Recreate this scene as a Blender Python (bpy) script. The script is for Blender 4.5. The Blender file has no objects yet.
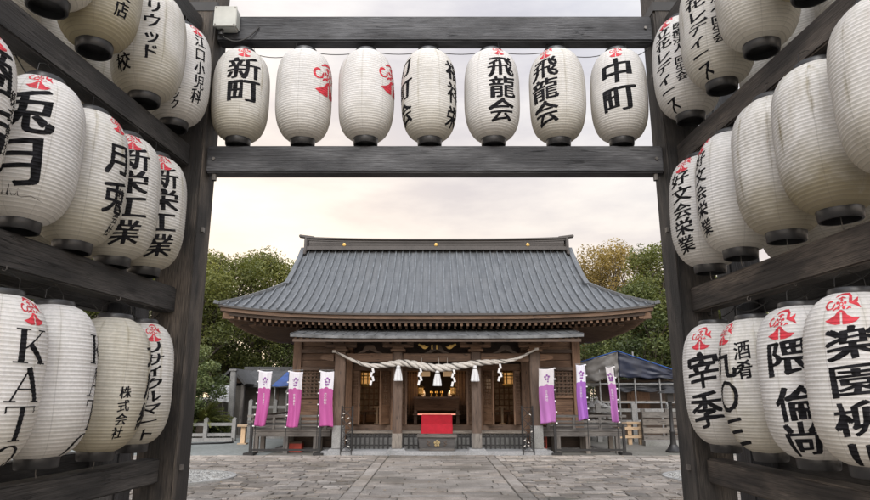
import bpy, bmesh, math, random
import numpy as np
from mathutils import Vector, Matrix, noise as mnoise
R = math.radians
SC = bpy.context.scene
COL = SC.collection
random.seed(7)

# ------------------------------------------------------------------ camera, sky, sun, exposure
cam_d = bpy.data.cameras.new('camera')
cam = bpy.data.objects.new('camera', cam_d)
COL.objects.link(cam)
cam.location = (0, 0, 1.5)
cam.rotation_euler = (R(90 + 13.3), 0, 0)
cam_d.sensor_width = 36
cam_d.lens = 36 * 618 / 870
cam_d.clip_start = 0.05
cam_d.clip_end = 2000
SC.camera = cam

SUN_EL, SUN_AZ = 42, 183          # azimuth: direction of the sun, degrees clockwise from +Y
w = bpy.data.worlds.new('World')
SC.world = w
w.use_nodes = True
nt = w.node_tree
nt.nodes.clear()
def wn(t, **k):
    n = nt.nodes.new(t)
    for a, b in k.items(): setattr(n, a, b)
    return n
def mix_w(fac, a, b):
    m = wn('ShaderNodeMix', data_type='RGBA')
    for s, v in ((0, fac), (6, a), (7, b)):
        if hasattr(v, 'links'): nt.links.new(v, m.inputs[s])
        else: m.inputs[s].default_value = v
    return m.outputs[2]
sky = wn('ShaderNodeTexSky', sky_type='NISHITA', sun_disc=False)
sky.sun_elevation = R(SUN_EL)
sky.sun_rotation = R(SUN_AZ)
sky.air_density = 1.0
sky.dust_density = 3.0
tc = wn('ShaderNodeTexCoord')
sep = wn('ShaderNodeSeparateXYZ')
nt.links.new(tc.outputs['Generated'], sep.inputs[0])
def ramp_w(src, stops):
    r = wn('ShaderNodeValToRGB')
    el = r.color_ramp.elements
    while len(el) < len(stops): el.new(0.5)
    for e, (p, c) in zip(el, stops): e.position = p; e.color = (*c, 1)
    nt.links.new(src, r.inputs[0])
    return r.outputs[0]
# cloud deck: warm near the horizon, pale grey above, with soft banks
base = ramp_w(sep.outputs['Z'], [(0.0, (6.7, 5.3, 3.9)), (0.12, (6.4, 5.6, 4.8)), (0.26, (5.15, 4.85, 4.6)), (0.42, (4.65, 4.62, 4.75)), (1.0, (5.6, 6.0, 6.6))])
mp = wn('ShaderNodeMapping')
mp.inputs['Scale'].default_value = (1.0, 1.0, 3.4)
nt.links.new(tc.outputs['Generated'], mp.inputs[0])
nz = wn('ShaderNodeTexNoise')
nz.inputs['Scale'].default_value = 2.6
nz.inputs['Detail'].default_value = 7
nz.inputs['Roughness'].default_value = 0.55
nt.links.new(mp.outputs[0], nz.inputs['Vector'])
bank = ramp_w(nz.outputs['Fac'], [(0.36, (0.74, 0.73, 0.78)), (0.5, (0.95, 0.93, 0.93)), (0.64, (1.16, 1.13, 1.08))])
mul = wn('ShaderNodeMix', data_type='RGBA', blend_type='MULTIPLY')
mul.inputs[0].default_value = 1
nt.links.new(base, mul.inputs[6]); nt.links.new(bank, mul.inputs[7])
# added fill: the unseen sky behind the viewer is brightened to front-light the lanterns
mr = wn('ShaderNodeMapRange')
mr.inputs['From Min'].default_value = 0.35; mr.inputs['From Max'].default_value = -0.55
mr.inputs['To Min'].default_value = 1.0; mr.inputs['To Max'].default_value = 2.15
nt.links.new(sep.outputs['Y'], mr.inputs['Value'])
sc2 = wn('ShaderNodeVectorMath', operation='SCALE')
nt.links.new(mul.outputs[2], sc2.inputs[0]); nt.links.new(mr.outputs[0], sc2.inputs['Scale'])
# warm glow of the low sun in the haze, left of the hall
dt = wn('ShaderNodeVectorMath', operation='DOT_PRODUCT')
gd = Vector((-0.40, 0.90, 0.17)).normalized()
nt.links.new(tc.outputs['Generated'], dt.inputs[0]); dt.inputs[1].default_value = gd
gl = ramp_w(dt.outputs['Value'], [(0.72, (0, 0, 0)), (0.90, (0.80, 0.55, 0.22)), (1.0, (2.3, 1.65, 0.75))])
ga_ = wn('ShaderNodeMix', data_type='RGBA', blend_type='ADD')
ga_.inputs[0].default_value = 1.0
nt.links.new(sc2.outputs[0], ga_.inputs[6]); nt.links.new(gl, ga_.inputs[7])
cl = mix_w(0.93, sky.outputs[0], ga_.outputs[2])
bg = wn('ShaderNodeBackground')
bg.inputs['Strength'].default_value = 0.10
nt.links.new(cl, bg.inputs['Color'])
wo = wn('ShaderNodeOutputWorld')
nt.links.new(bg.outputs[0], wo.inputs[0])

sd = bpy.data.lights.new('sun', 'SUN')
sd.energy = 1.4
sd.angle = R(35)
sd.color = (1.0, 0.965, 0.92)
sun = bpy.data.objects.new('sun', sd)
COL.objects.link(sun)
sdir = Vector((math.sin(R(SUN_AZ)) * math.cos(R(SUN_EL)), math.cos(R(SUN_AZ)) * math.cos(R(SUN_EL)), math.sin(R(SUN_EL))))
sun.rotation_euler = sdir.to_track_quat('Z', 'Y').to_euler()

SC.view_settings.view_transform = 'Standard'
SC.view_settings.look = 'None'
SC.view_settings.exposure = 0.92
SC.view_settings.gamma = 1.0
SC.view_settings.use_curve_mapping = False
SC.render.engine = 'CYCLES'
SC.cycles.max_bounces = 8
SC.cycles.transparent_max_bounces = 8

# ------------------------------------------------------------------ photograph -> place helpers (used once, to measure)
TH = R(13.3)
def at(px, py, Y):
    u = (px - 435) / 618; v = (250 - py) / 618
    k = Y / (math.cos(TH) - v * math.sin(TH))
    return Vector((u * k, Y, 1.5 + (math.sin(TH) + v * math.cos(TH)) * k))

# ------------------------------------------------------------------ materials
class NT:
    def __init__(s, name):
        s.m = bpy.data.materials.new(name); s.m.use_nodes = True
        s.t = s.m.node_tree; s.b = s.t.nodes['Principled BSDF']; s.out = s.t.nodes['Material Output']
    def n(s, t, **k):
        x = s.t.nodes.new(t)
        for a, b in k.items(): setattr(x, a, b)
        return x
    def lk(s, a, b): s.t.links.new(a, b)
    def put(s, sock, v):
        if hasattr(v, 'links') and not isinstance(v, (tuple, list)): s.lk(v, sock)
        else: sock.default_value = v
    def coord(s, kind='Object', scale=(1, 1, 1)):
        c = s.n('ShaderNodeTexCoord'); m = s.n('ShaderNodeMapping')
        m.inputs['Scale'].default_value = scale
        s.lk(c.outputs[kind], m.inputs[0]); return m.outputs[0]
    def noise(s, vec, scale, detail=5, rough=0.55, dist=0.0):
        x = s.n('ShaderNodeTexNoise')
        x.inputs['Scale'].default_value = scale; x.inputs['Detail'].default_value = detail
        x.inputs['Roughness'].default_value = rough; x.inputs['Distortion'].default_value = dist
        s.lk(vec, x.inputs['Vector']); return x.outputs['Fac']
    def ramp(s, src, stops):
        r = s.n('ShaderNodeValToRGB'); el = r.color_ramp.elements
        while len(el) < len(stops): el.new(0.5)
        for e, (p, c) in zip(el, stops):
            e.position = p; e.color = (c, c, c, 1) if isinstance(c, (int, float)) else (*c, 1)
        s.lk(src, r.inputs[0]); return r.outputs[0]
    def mix(s, fac, a, b, mode='MIX'):
        m = s.n('ShaderNodeMix', data_type='RGBA', blend_type=mode)
        for i, v in ((0, fac), (6, a), (7, b)):
            if isinstance(v, (tuple, list)): v = (*v[:3], 1)
            s.put(m.inputs[i], v)
        return m.outputs[2]
    def math(s, op, a, b=0.0, c=0.0):
        m = s.n('ShaderNodeMath', operation=op)
        s.put(m.inputs[0], a); s.put(m.inputs[1], b); s.put(m.inputs[2], c)
        return m.outputs[0]
    def bump(s, h, strength=0.3, dist=0.01):
        b = s.n('ShaderNodeBump'); b.inputs['Strength'].default_value = strength; b.inputs['Distance'].default_value = dist
        s.lk(h, b.inputs['Height']); s.lk(b.outputs[0], s.b.inputs['Normal'])
    def col(s, c): s.put(s.b.inputs['Base Color'], (*c, 1) if isinstance(c, (tuple, list)) else c)
    def rough(s, v): s.put(s.b.inputs['Roughness'], v)

def wood(name, dark, mid, light, grain=26, bump=0.5, rough=0.75, wear=0.5):
    k = NT(name)
    c = k.coord('UV', (1.1, grain, 1))
    g = k.noise(c, 1.6, 8, 0.65, 0.4)
    c2 = k.coord('UV', (1, 3, 1))
    st = k.noise(c2, 1.3, 4)
    fine = k.noise(k.coord('UV', (5, grain * 4, 1)), 1.5, 3)
    col = k.mix(k.ramp(g, [(0.30, 0), (0.68, 1)]), dark, mid)
    col = k.mix(k.math('MULTIPLY', k.ramp(st, [(0.42, 0), (0.62, 1)]), k.ramp(fine, [(0.35, 0.05), (0.62, wear)])), col, light)
    crack = k.ramp(g, [(0.30, 0.25), (0.36, 1)])
    col = k.mix(1.0, col, crack, 'MULTIPLY')
    ck = k.noise(k.coord('UV', (0.7, grain * 0.55, 1)), 1.2, 3, 0.5, 0.3)
    check = k.ramp(k.math('ABSOLUTE', k.math('SUBTRACT', ck, 0.5)), [(0.0, 0.12), (0.012, 1.0)])
    gate_ck = k.ramp(k.noise(k.coord('UV', (0.9, 2.0, 1)), 1.7, 2), [(0.50, 0), (0.56, 1)])
    chk = k.mix(gate_ck, (1, 1, 1), check)
    col = k.mix(1.0, col, chk, 'MULTIPLY')
    vo = k.n('ShaderNodeTexVoronoi'); vo.inputs['Scale'].default_value = 1.0
    k.lk(k.coord('UV', (2.1, 7.0, 1)), vo.inputs['Vector'])
    kn = k.ramp(vo.outputs['Distance'], [(0.05, 0.25), (0.12, 0.75), (0.17, 1.0)])
    col = k.mix(1.0, col, kn, 'MULTIPLY')
    inf = k.n('ShaderNodeObjectInfo')
    col = k.mix(1.0, col, k.ramp(inf.outputs['Random'], [(0.0, (0.74, 0.76, 0.80)), (1.0, (1.26, 1.20, 1.14))]), 'MULTIPLY')
    k.col(col); k.rough(rough)
    k.bump(k.math('MULTIPLY', k.math('ADD', g, k.math('MULTIPLY', fine, 0.3)), chk), bump, 0.006)
    return k.m

def plain(name, c, rough=0.6, metal=0.0, var=0.25, scale=6, bump=0.1):
    k = NT(name)
    n = k.noise(k.coord('Object'), scale, 5)
    lo = tuple(x * (1 - var) for x in c); hi = tuple(min(1, x * (1 + var)) for x in c)
    k.col(k.mix(k.ramp(n, [(0.3, 0), (0.7, 1)]), lo, hi)); k.rough(rough)
    k.b.inputs['Metallic'].default_value = metal
    if bump: k.bump(n, bump, 0.01)
    return k.m

def stone(name, c1, c2, c3, scale=3, bump=0.5, attr=False, rough=0.8):
    k = NT(name)
    v = k.coord('Object')
    n1 = k.noise(v, scale, 6, 0.6); n2 = k.noise(v, scale * 14, 3, 0.6); n3 = k.noise(v, scale * 0.22, 4)
    col = k.mix(k.ramp(n1, [(0.3, 0), (0.7, 1)]), c1, c2)
    col = k.mix(k.ramp(n3, [(0.5, 0), (0.66, 0.8)]), col, c3)
    if attr:
        a = k.n('ShaderNodeAttribute', attribute_name='tint')
        col = k.mix(1.0, col, a.outputs['Color'], 'MULTIPLY')
    sp = k.ramp(n2, [(0.3, 0.7), (0.6, 1.06)])
    col = k.mix(1.0, col, sp, 'MULTIPLY')
    k.col(col); k.rough(rough)
    k.bump(k.math('ADD', n1, k.math('MULTIPLY', n2, 0.5)), bump, 0.012)
    return k.m

def emit(name, c, e, ec=None):
    k = NT(name); k.col(c)
    k.b.inputs['Emission Color'].default_value = (*(ec or c), 1); k.b.inputs['Emission Strength'].default_value = e
    return k.m

M = {}
M['gate'] = wood('gate_wood', (0.005, 0.005, 0.007), (0.022, 0.0235, 0.028), (0.15, 0.155, 0.165), 38, 1.0, 0.6, 0.75)
M['gate_side'] = wood('gate_side_wood', (0.006, 0.006, 0.006), (0.028, 0.027, 0.027), (0.13, 0.122, 0.115), 36, 1.0, 0.7, 0.6)
M['gate_side_brown'] = wood('gate_side_brown_wood', (0.008, 0.0065, 0.006), (0.038, 0.032, 0.028), (0.185, 0.155, 0.128), 36, 1.0, 0.75, 0.75)
M['gate_post'] = wood('gate_post_wood', (0.005, 0.005, 0.005), (0.026, 0.023, 0.021), (0.18, 0.152, 0.124), 40, 1.0, 0.75, 0.8)
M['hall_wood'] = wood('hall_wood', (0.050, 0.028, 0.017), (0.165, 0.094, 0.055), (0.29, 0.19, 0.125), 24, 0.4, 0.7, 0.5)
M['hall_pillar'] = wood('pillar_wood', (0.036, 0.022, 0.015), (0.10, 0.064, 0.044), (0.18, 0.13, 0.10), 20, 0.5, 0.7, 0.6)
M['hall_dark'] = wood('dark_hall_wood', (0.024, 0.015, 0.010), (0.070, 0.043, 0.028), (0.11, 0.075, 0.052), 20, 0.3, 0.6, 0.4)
M['rafter'] = wood('rafter_wood', (0.05, 0.031, 0.020), (0.13, 0.08, 0.05), (0.20, 0.135, 0.09), 14, 0.3, 0.75, 0.4)
M['backing'] = plain('window_backing_board', (0.24, 0.19, 0.145), 0.8, 0, 0.5, 9, 0)
M['grey_wood'] = wood('grey_wood', (0.06, 0.055, 0.05), (0.16, 0.145, 0.13), (0.28, 0.26, 0.23), 18, 0.5, 0.8, 0.6)
M['box_wood'] = wood('offering_box_wood', (0.03, 0.028, 0.026), (0.085, 0.08, 0.076), (0.15, 0.14, 0.135), 18, 0.5, 0.8, 0.6)
M['new_wood'] = wood('new_wood', (0.33, 0.23, 0.14), (0.5, 0.37, 0.24), (0.6, 0.48, 0.33), 14, 0.3, 0.6, 0.4)
M['black_iron'] = plain('black_iron', (0.010, 0.010, 0.011), 0.5, 0.0, 0.3, 12, 0.1)
M['cap'] = plain('lantern_cap_black', (0.022, 0.022, 0.023), 0.38, 0.0, 0.35, 14, 0.06)
M['cable'] = plain('black_cable', (0.015, 0.015, 0.015), 0.5, 0, 0.2, 10, 0)
M['steel'] = plain('steel_hook', (0.16, 0.15, 0.14), 0.5, 0.6, 0.3, 20, 0)
M['gold'] = plain('gold_leaf', (0.50, 0.34, 0.11), 0.42, 0.7, 0.2, 18, 0.05)
M['bronze'] = plain('dull_bronze', (0.26, 0.20, 0.10), 0.55, 0.4, 0.3, 18, 0.05)
M['box_grey'] = plain('junction_box_plastic', (0.42, 0.43, 0.40), 0.5, 0, 0.15, 6, 0)
M['concrete'] = stone('pale_concrete', (0.17, 0.17, 0.17), (0.29, 0.29, 0.285), (0.13, 0.135, 0.12), 3, 0.4)
M['base_stone'] = stone('base_stone', (0.19, 0.195, 0.20), (0.30, 0.305, 0.315), (0.2, 0.2, 0.2), 2, 0.3)
M['pebble'] = stone('pebble_stone', (0.3, 0.3, 0.29), (0.5, 0.5, 0.48), (0.35, 0.34, 0.32), 8, 0.2, True)
M['flag'] = stone('flagstone', (0.122, 0.107, 0.093), (0.232, 0.209, 0.188), (0.092, 0.081, 0.067), 2.6, 1.0, True, 0.75)
M['joint'] = stone('joint_soil', (0.055, 0.05, 0.042), (0.11, 0.10, 0.085), (0.075, 0.078, 0.05), 2, 0.5)
M['ground'] = stone('ground_soil', (0.12, 0.115, 0.10), (0.19, 0.18, 0.165), (0.09, 0.095, 0.075), 0.9, 0.5)
M['asphalt'] = stone('grey_apron', (0.16, 0.175, 0.17), (0.23, 0.245, 0.24), (0.13, 0.145, 0.135), 0.6, 0.3)
M['red_cloth'] = plain('red_felt', (0.36, 0.008, 0.022), 0.9, 0, 0.15, 8, 0.1)
M['white_cloth'] = plain('white_cloth', (0.52, 0.53, 0.55), 0.85, 0, 0.08, 5, 0.05)
M['white_paper'] = plain('white_paper', (0.62, 0.62, 0.63), 0.8, 0, 0.04, 5, 0)
M['rope'] = plain('straw_rope', (0.46, 0.44, 0.41), 0.85, 0, 0.3, 40, 0.4)
M['rope_dark'] = plain('dark_rope_strand', (0.10, 0.095, 0.09), 0.9, 0, 0.3, 40, 0.2)  # dark straw for the cord along the rope and the tassel ties
M['ink'] = plain('black_ink', (0.010, 0.010, 0.012), 0.8, 0, 0.9, 30, 0)
M['ink'].node_tree.nodes['Principled BSDF'].inputs['Specular IOR Level'].default_value = 0.15
M['red_ink'] = plain('red_ink', (0.50, 0.028, 0.045), 0.65, 0, 0.3, 30, 0)
M['purple_ink'] = plain('purple_ink', (0.17, 0.05, 0.22), 0.8, 0, 0.1, 10, 0)
M['tile'] = stone('grey_roof_tile', (0.035, 0.036, 0.038), (0.07, 0.071, 0.074), (0.03, 0.03, 0.03), 3, 0.4)
M['plaster'] = stone('dull_board_wall', (0.07, 0.065, 0.057), (0.11, 0.10, 0.087), (0.05, 0.045, 0.04), 2, 0.2)
M['blue_tarp'] = plain('blue_tarp', (0.015, 0.07, 0.28), 0.4, 0, 0.25, 3, 0.5)
M['navy_tarp'] = plain('navy_tarp', (0.010, 0.015, 0.034), 0.5, 0, 0.35, 2.5, 0.6)
M['black_tarp'] = plain('black_net', (0.022, 0.024, 0.03), 0.6, 0, 0.35, 3, 0.6)
M['grey_net'] = plain('grey_mesh_net', (0.13, 0.125, 0.12), 0.7, 0, 0.4, 2.5, 0.6)
M['pipe'] = plain('galvanised_pipe', (0.24, 0.245, 0.25), 0.5, 0.3, 0.2, 5, 0)
M['red_paint'] = plain('red_paint', (0.4, 0.05, 0.03), 0.5, 0, 0.2, 6, 0)
M['bark'] = wood('bark', (0.03, 0.025, 0.02), (0.08, 0.065, 0.05), (0.12, 0.1, 0.08), 6, 0.8, 0.9, 0.4)
M['glow'] = emit('lamp_glow', (0.55, 0.28, 0.08), 0.22, (1.0, 0.52, 0.16))
M['glow_red'] = emit('altar_strip_light', (1.0, 0.4, 0.3), 0.75, (1.0, 0.36, 0.26))
M['cocoa'] = plain('lacquer_altar', (0.10, 0.05, 0.03), 0.35, 0, 0.3, 6, 0)

def roof_metal():
    k = NT('roof_metal')
    v = k.coord('Object')
    n1 = k.noise(v, 0.7, 5); n2 = k.noise(k.coord('Object', (9, 0.8, 0.8)), 1.5, 6, 0.6)
    n3 = k.noise(v, 22, 3)
    col = k.mix(k.ramp(n2, [(0.3, 0), (0.7, 1)]), (0.072, 0.080, 0.089), (0.150, 0.160, 0.172))
    col = k.mix(k.ramp(n1, [(0.45, 0), (0.7, 0.6)]), col, (0.125, 0.13, 0.135))
    col = k.mix(1.0, col, k.ramp(n3, [(0.3, 0.86), (0.7, 1.1)]), 'MULTIPLY')
    # horizontal sheet laps every 30 cm up the slope
    s = k.n('ShaderNodeSeparateXYZ'); k.lk(v, s.inputs[0])
    row = k.math('FRACT', k.math('MULTIPLY', s.outputs['Y'], 3.3))
    lap = k.ramp(row, [(0.0, 0.72), (0.07, 1.0)])
    col = k.mix(1.0, col, lap, 'MULTIPLY')
    k.col(col); k.rough(k.ramp(n2, [(0.3, 0.38), (0.7, 0.55)])); k.b.inputs['Metallic'].default_value = 0.25
    k.bump(n1, 0.2, 0.02)
    return k.m
M['roof'] = roof_metal()

def paper(name, c, stain, amt):
    """Ribbed lantern paper: panel seams, dribbled stains and a yellowed foot."""
    k = NT(name)
    v = k.coord('Object')
    s = k.n('ShaderNodeSeparateXYZ'); k.lk(v, s.inputs[0])
    info = k.n('ShaderNodeObjectInfo')
    rnd = info.outputs['Random']
    ang = k.math('ARCTAN2', s.outputs['Y'], s.outputs['X'])
    fr = k.math('FRACT', k.math('ADD', k.math('MULTIPLY', ang, 8 / (2 * math.pi)), k.math('MULTIPLY', rnd, 3.0)))
    seam = k.math('ABSOLUTE', k.math('SUBTRACT', fr, 0.5))
    off = k.n('ShaderNodeVectorMath', operation='ADD'); cmb = k.n('ShaderNodeCombineXYZ')
    k.put(cmb.inputs[0], k.math('MULTIPLY', rnd, 37.0)); k.put(cmb.inputs[2], k.math('MULTIPLY', rnd, 11.0))
    k.lk(v, off.inputs[0]); k.lk(cmb.outputs[0], off.inputs[1])
    mpz = k.n('ShaderNodeMapping'); mpz.inputs['Scale'].default_value = (1, 1, 0.16); k.lk(off.outputs[0], mpz.inputs[0])
    streak = k.noise(mpz.outputs[0], 26, 5, 0.6)
    blot = k.noise(off.outputs[0], 5, 5, 0.6)
    fib = k.noise(off.outputs[0], 60, 4, 0.7)
    low = k.ramp(k.math('ADD', k.math('MULTIPLY', s.outputs['Z'], -1.25), k.math('MULTIPLY', blot, 0.5)), [(0.26, 0), (0.62, 1)])
    band = k.ramp(seam, [(0.0, 1), (0.10, 0.0)])
    sline = k.ramp(seam, [(0.0, 1), (0.02, 0.0)])
    base_c = k.mix(k.ramp(blot, [(0.35, 0), (0.7, 1)]), c, tuple(x * 0.86 for x in c))
    base_c = k.mix(1.0, base_c, k.ramp(fib, [(0.25, 0.84), (0.7, 1.04)]), 'MULTIPLY')
    dirt = k.math('MULTIPLY', k.ramp(streak, [(0.42, 0), (0.68, 1)]), k.math('ADD', k.math('MULTIPLY', band, 0.8), 0.30))
    f = k.math('MULTIPLY', k.math('MAXIMUM', k.math('MULTIPLY', low, 0.8), dirt), k.math('MULTIPLY', k.math('ADD', k.math('MULTIPLY', rnd, 0.6), 0.7), amt))
    col = k.mix(k.math('MINIMUM', f, 1.0), base_c, stain)
    col = k.mix(k.math('MULTIPLY', sline, 0.30), col, (0.2, 0.19, 0.17))
    # wire shows dark along each rib
    rib = k.math('ABSOLUTE', k.math('SUBTRACT', k.math('FRACT', k.math('MULTIPLY', k.math('ADD', s.outputs['Z'], 0.392), RIBS / 0.784)), 0.5))
    col = k.mix(k.math('MULTIPLY', k.ramp(rib, [(0.36, 0), (0.5, 1)]), 0.42), col, (0.20, 0.19, 0.17))
    dif = k.n('ShaderNodeBsdfDiffuse'); tr = k.n('ShaderNodeBsdfTranslucent'); mx = k.n('ShaderNodeMixShader')
    k.lk(col, dif.inputs[0])
    k.lk(k.mix(1.0, col, (0.95, 0.88, 0.76), 'MULTIPLY'), tr.inputs[0]); mx.inputs[0].default_value = 0.30
    k.lk(dif.outputs[0], mx.inputs[1]); k.lk(tr.outputs[0], mx.inputs[2]); k.lk(mx.outputs[0], k.out.inputs[0])
    return k.m
RIBS = 42
M['paper_white'] = paper('white_lantern_paper', (0.88, 0.88, 0.885), (0.50, 0.46, 0.35), 0.45)
M['paper_cream'] = paper('cream_lantern_paper', (0.86, 0.855, 0.84), (0.44, 0.40, 0.28), 0.7)
M['paper_dirty'] = paper('grimy_lantern_paper', (0.86, 0.855, 0.845), (0.34, 0.30, 0.20), 0.95)
M['paper_old'] = paper('yellowed_lantern_paper', (0.75, 0.73, 0.66), (0.40, 0.35, 0.22), 0.85)

def leaf_mat(name, a, b, c):
    k = NT(name)
    t = k.n('ShaderNodeAttribute', attribute_name='tint')
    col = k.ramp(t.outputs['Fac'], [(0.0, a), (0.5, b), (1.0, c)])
    k.col(col); k.rough(0.55)
    tr = k.n('ShaderNodeBsdfTranslucent'); mx = k.n('ShaderNodeMixShader'); mx.inputs[0].default_value = 0.35
    k.lk(k.mix(1.0, col, (1.0, 1.0, 0.6), 'MULTIPLY'), tr.inputs[0])
    k.lk(k.b.outputs[0], mx.inputs[1]); k.lk(tr.outputs[0], mx.inputs[2]); k.lk(mx.outputs[0], k.out.inputs[0])
    return k.m
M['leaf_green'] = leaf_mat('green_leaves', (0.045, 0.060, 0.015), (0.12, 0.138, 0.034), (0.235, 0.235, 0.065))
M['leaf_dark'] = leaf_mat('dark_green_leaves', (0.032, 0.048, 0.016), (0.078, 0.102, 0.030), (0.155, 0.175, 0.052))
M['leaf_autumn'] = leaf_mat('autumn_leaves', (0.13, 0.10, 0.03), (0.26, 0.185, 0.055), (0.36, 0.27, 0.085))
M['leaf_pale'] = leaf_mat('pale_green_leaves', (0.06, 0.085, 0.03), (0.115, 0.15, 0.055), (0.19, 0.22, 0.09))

def banner_mat(name, top, low):
    k = NT(name)
    u = k.n('ShaderNodeTexCoord'); s = k.n('ShaderNodeSeparateXYZ'); k.lk(u.outputs['UV'], s.inputs[0])
    # cloud-shaped border between the white head and the dyed body
    sc = k.math('ABSOLUTE', k.math('SINE', k.math('MULTIPLY', s.outputs[0], 9.42)))
    edge = k.math('ADD', 0.665, k.math('MULTIPLY', sc, 0.022))
    edge = k.math('ADD', edge, k.math('MULTIPLY', k.ramp(k.math('ABSOLUTE', k.math('SUBTRACT', s.outputs[0], 0.5)), [(0.1, 1), (0.3, 0)]), 0.03))
    m = k.math('GREATER_THAN', s.outputs[1], edge)
    fade = k.mix(s.outputs[1], low, tuple(x * 0.82 for x in low))
    k.col(k.mix(m, fade, top)); k.rough(0.75)
    tr = k.n('ShaderNodeBsdfTranslucent'); mx = k.n('ShaderNodeMixShader'); mx.inputs[0].default_value = 0.3
    k.lk(k.mix(m, fade, top), tr.inputs[0])
    k.lk(k.b.outputs[0], mx.inputs[1]); k.lk(tr.outputs[0], mx.inputs[2]); k.lk(mx.outputs[0], k.out.inputs[0])
    return k.m
M['banner_pink'] = banner_mat('pink_banner_cloth', (0.72, 0.71, 0.76), (0.53, 0.115, 0.36))
M['banner_violet'] = banner_mat('violet_banner_cloth', (0.70, 0.70, 0.78), (0.40, 0.15, 0.56))
M['banner_mauve'] = banner_mat('mauve_banner_cloth', (0.64, 0.62, 0.64), (0.47, 0.18, 0.48))

# ------------------------------------------------------------------ mesh helpers
def wloc(o):
    v = Vector((0, 0, 0))
    while o is not None: v += o.location; o = o.parent
    return v
class MB:
    def __init__(s): s.v = []; s.f = []; s.uv = []; s.t = []; s.tint = 1.0
    def face(s, pts, uv=None):
        b = len(s.v); s.v += [tuple(p) for p in pts]; s.f.append(tuple(range(b, b + len(pts))))
        s.uv.append(uv or [(p[0], p[1] + p[2]) for p in pts]); s.t.append(s.tint)
    def hexa(s, c, ax, L):
        """box given by centre, three unit axes and three sizes; grain along the longest"""
        c = Vector(c); o = (random.random() * 40, random.random() * 40)
        la = max(range(3), key=lambda i: L[i])
        h = [ax[i] * (L[i] / 2) for i in range(3)]
        for i in range(3):
            j, k = (i + 1) % 3, (i + 2) % 3
            for sg in (1, -1):
                q = [c + h[i] * sg + h[j] * a * sg + h[k] * b for a, b in ((-1, -1), (1, -1), (1, 1), (-1, 1))]
                loc = [(a * L[j] / 2, b * L[k] / 2) for a, b in ((-1, -1), (1, -1), (1, 1), (-1, 1))]
                if k == la: uv = [(y + o[0], x + o[1] + i) for x, y in loc]
                else: uv = [(x + o[0], y + o[1] + i) for x, y in loc]
                s.face(q, uv)
    def box(s, c, L, rz=0, rx=0, ry=0):
        m = Matrix.Rotation(rz, 3, 'Z') @ Matrix.Rotation(ry, 3, 'Y') @ Matrix.Rotation(rx, 3, 'X')
        s.hexa(c, [m.col[i].copy() for i in range(3)], L); return s
    def span(s, x0, x1, y0, y1, z0, z1): return s.box(((x0 + x1) / 2, (y0 + y1) / 2, (z0 + z1) / 2), (abs(x1 - x0), abs(y1 - y0), abs(z1 - z0)))
    def bar(s, a, b, wd, ht, up=(0, 0, 1)):
        a = Vector(a); b = Vector(b); d = b - a; L = d.length; d.normalize()
        x = d.cross(Vector(up))
        if x.length < 1e-4: x = d.cross(Vector((0, 1, 0)))
        x.normalize(); z = x.cross(d).normalized()
        s.hexa((a + b) / 2, [d, x, z], (L, wd, ht)); return s
    def tube(s, pts, r, n=8, cap=True):
        pts = [Vector(p) for p in pts]; N = len(pts)
        rs = r if isinstance(r, (list, tuple)) else [r] * N
        rings = []; ref = None; L = 0
        for i, p in enumerate(pts):
            d = (pts[min(i + 1, N - 1)] - pts[max(i - 1, 0)])
            if d.length < 1e-9: d = Vector((0, 0, 1))
            d.normalize()
            if ref is None:
                ref = d.cross(Vector((0.123, 0.37, 0.91)))
                if ref.length < .05: ref = d.cross(Vector((1, 0, 0)))
            x = (ref - d * ref.dot(d)).normalized(); ref = x; y = d.cross(x)
            rings.append([p + (x * math.cos(2 * math.pi * k / n) + y * math.sin(2 * math.pi * k / n)) * rs[i] for k in range(n)])
        for i in range(N - 1):
            l2 = L + (pts[i + 1] - pts[i]).length
            for k in range(n):
                k2 = (k + 1) % n
                s.face([rings[i][k], rings[i][k2], rings[i + 1][k2], rings[i + 1][k]],
                       [(L, k / n), (L, (k + 1) / n), (l2, (k + 1) / n), (l2, k / n)])
            L = l2
        if cap: s.face(rings[0][::-1]); s.face(rings[-1])
        return s
    def lathe(s, prof, n=24, c=(0, 0, 0), axis='Z'):
        cx, cy, cz = c
        P = lambda r, z, k: ((cx + r * math.cos(2 * math.pi * k / n), cy + r * math.sin(2 * math.pi * k / n), cz + z) if axis == 'Z'
                             else (cx + r * math.cos(2 * math.pi * k / n), cy - z, cz + r * math.sin(2 * math.pi * k / n)))
        for (r0, z0), (r1, z1) in zip(prof, prof[1:]):
            for k in range(n):
                q = [P(r0, z0, k), P(r0, z0, k + 1), P(r1, z1, k + 1), P(r1, z1, k)]
                if r0 < 1e-6: q = q[1:]
                elif r1 < 1e-6: q = q[:3]
                s.face(q, [(z0 * 1.0, k / n)] * len(q))
        return s
    def prism(s, poly, y0, y1):
        """outline in XZ pushed from y0 to y1"""
        s.face([(x, y0, z) for x, z in poly]); s.face([(x, y1, z) for x, z in poly[::-1]])
        n = len(poly)
        for i in range(n):
            a, b = poly[i], poly[(i + 1) % n]
            s.face([(a[0], y0, a[1]), (a[0], y1, a[1]), (b[0], y1, b[1]), (b[0], y0, b[1])])
        return s
    def sheet(s, fn, nu, nv, thick=0.0, nrm=None):
        g = [[Vector(fn(i / nu, j / nv)) for j in range(nv + 1)] for i in range(nu + 1)]
        for i in range(nu):
            for j in range(nv):
                s.face([g[i][j], g[i + 1][j], g[i + 1][j + 1], g[i][j + 1]],
                       [(a / nu, b / nv) for a, b in ((i, j), (i + 1, j), (i + 1, j + 1), (i, j + 1))])
        return s
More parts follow.
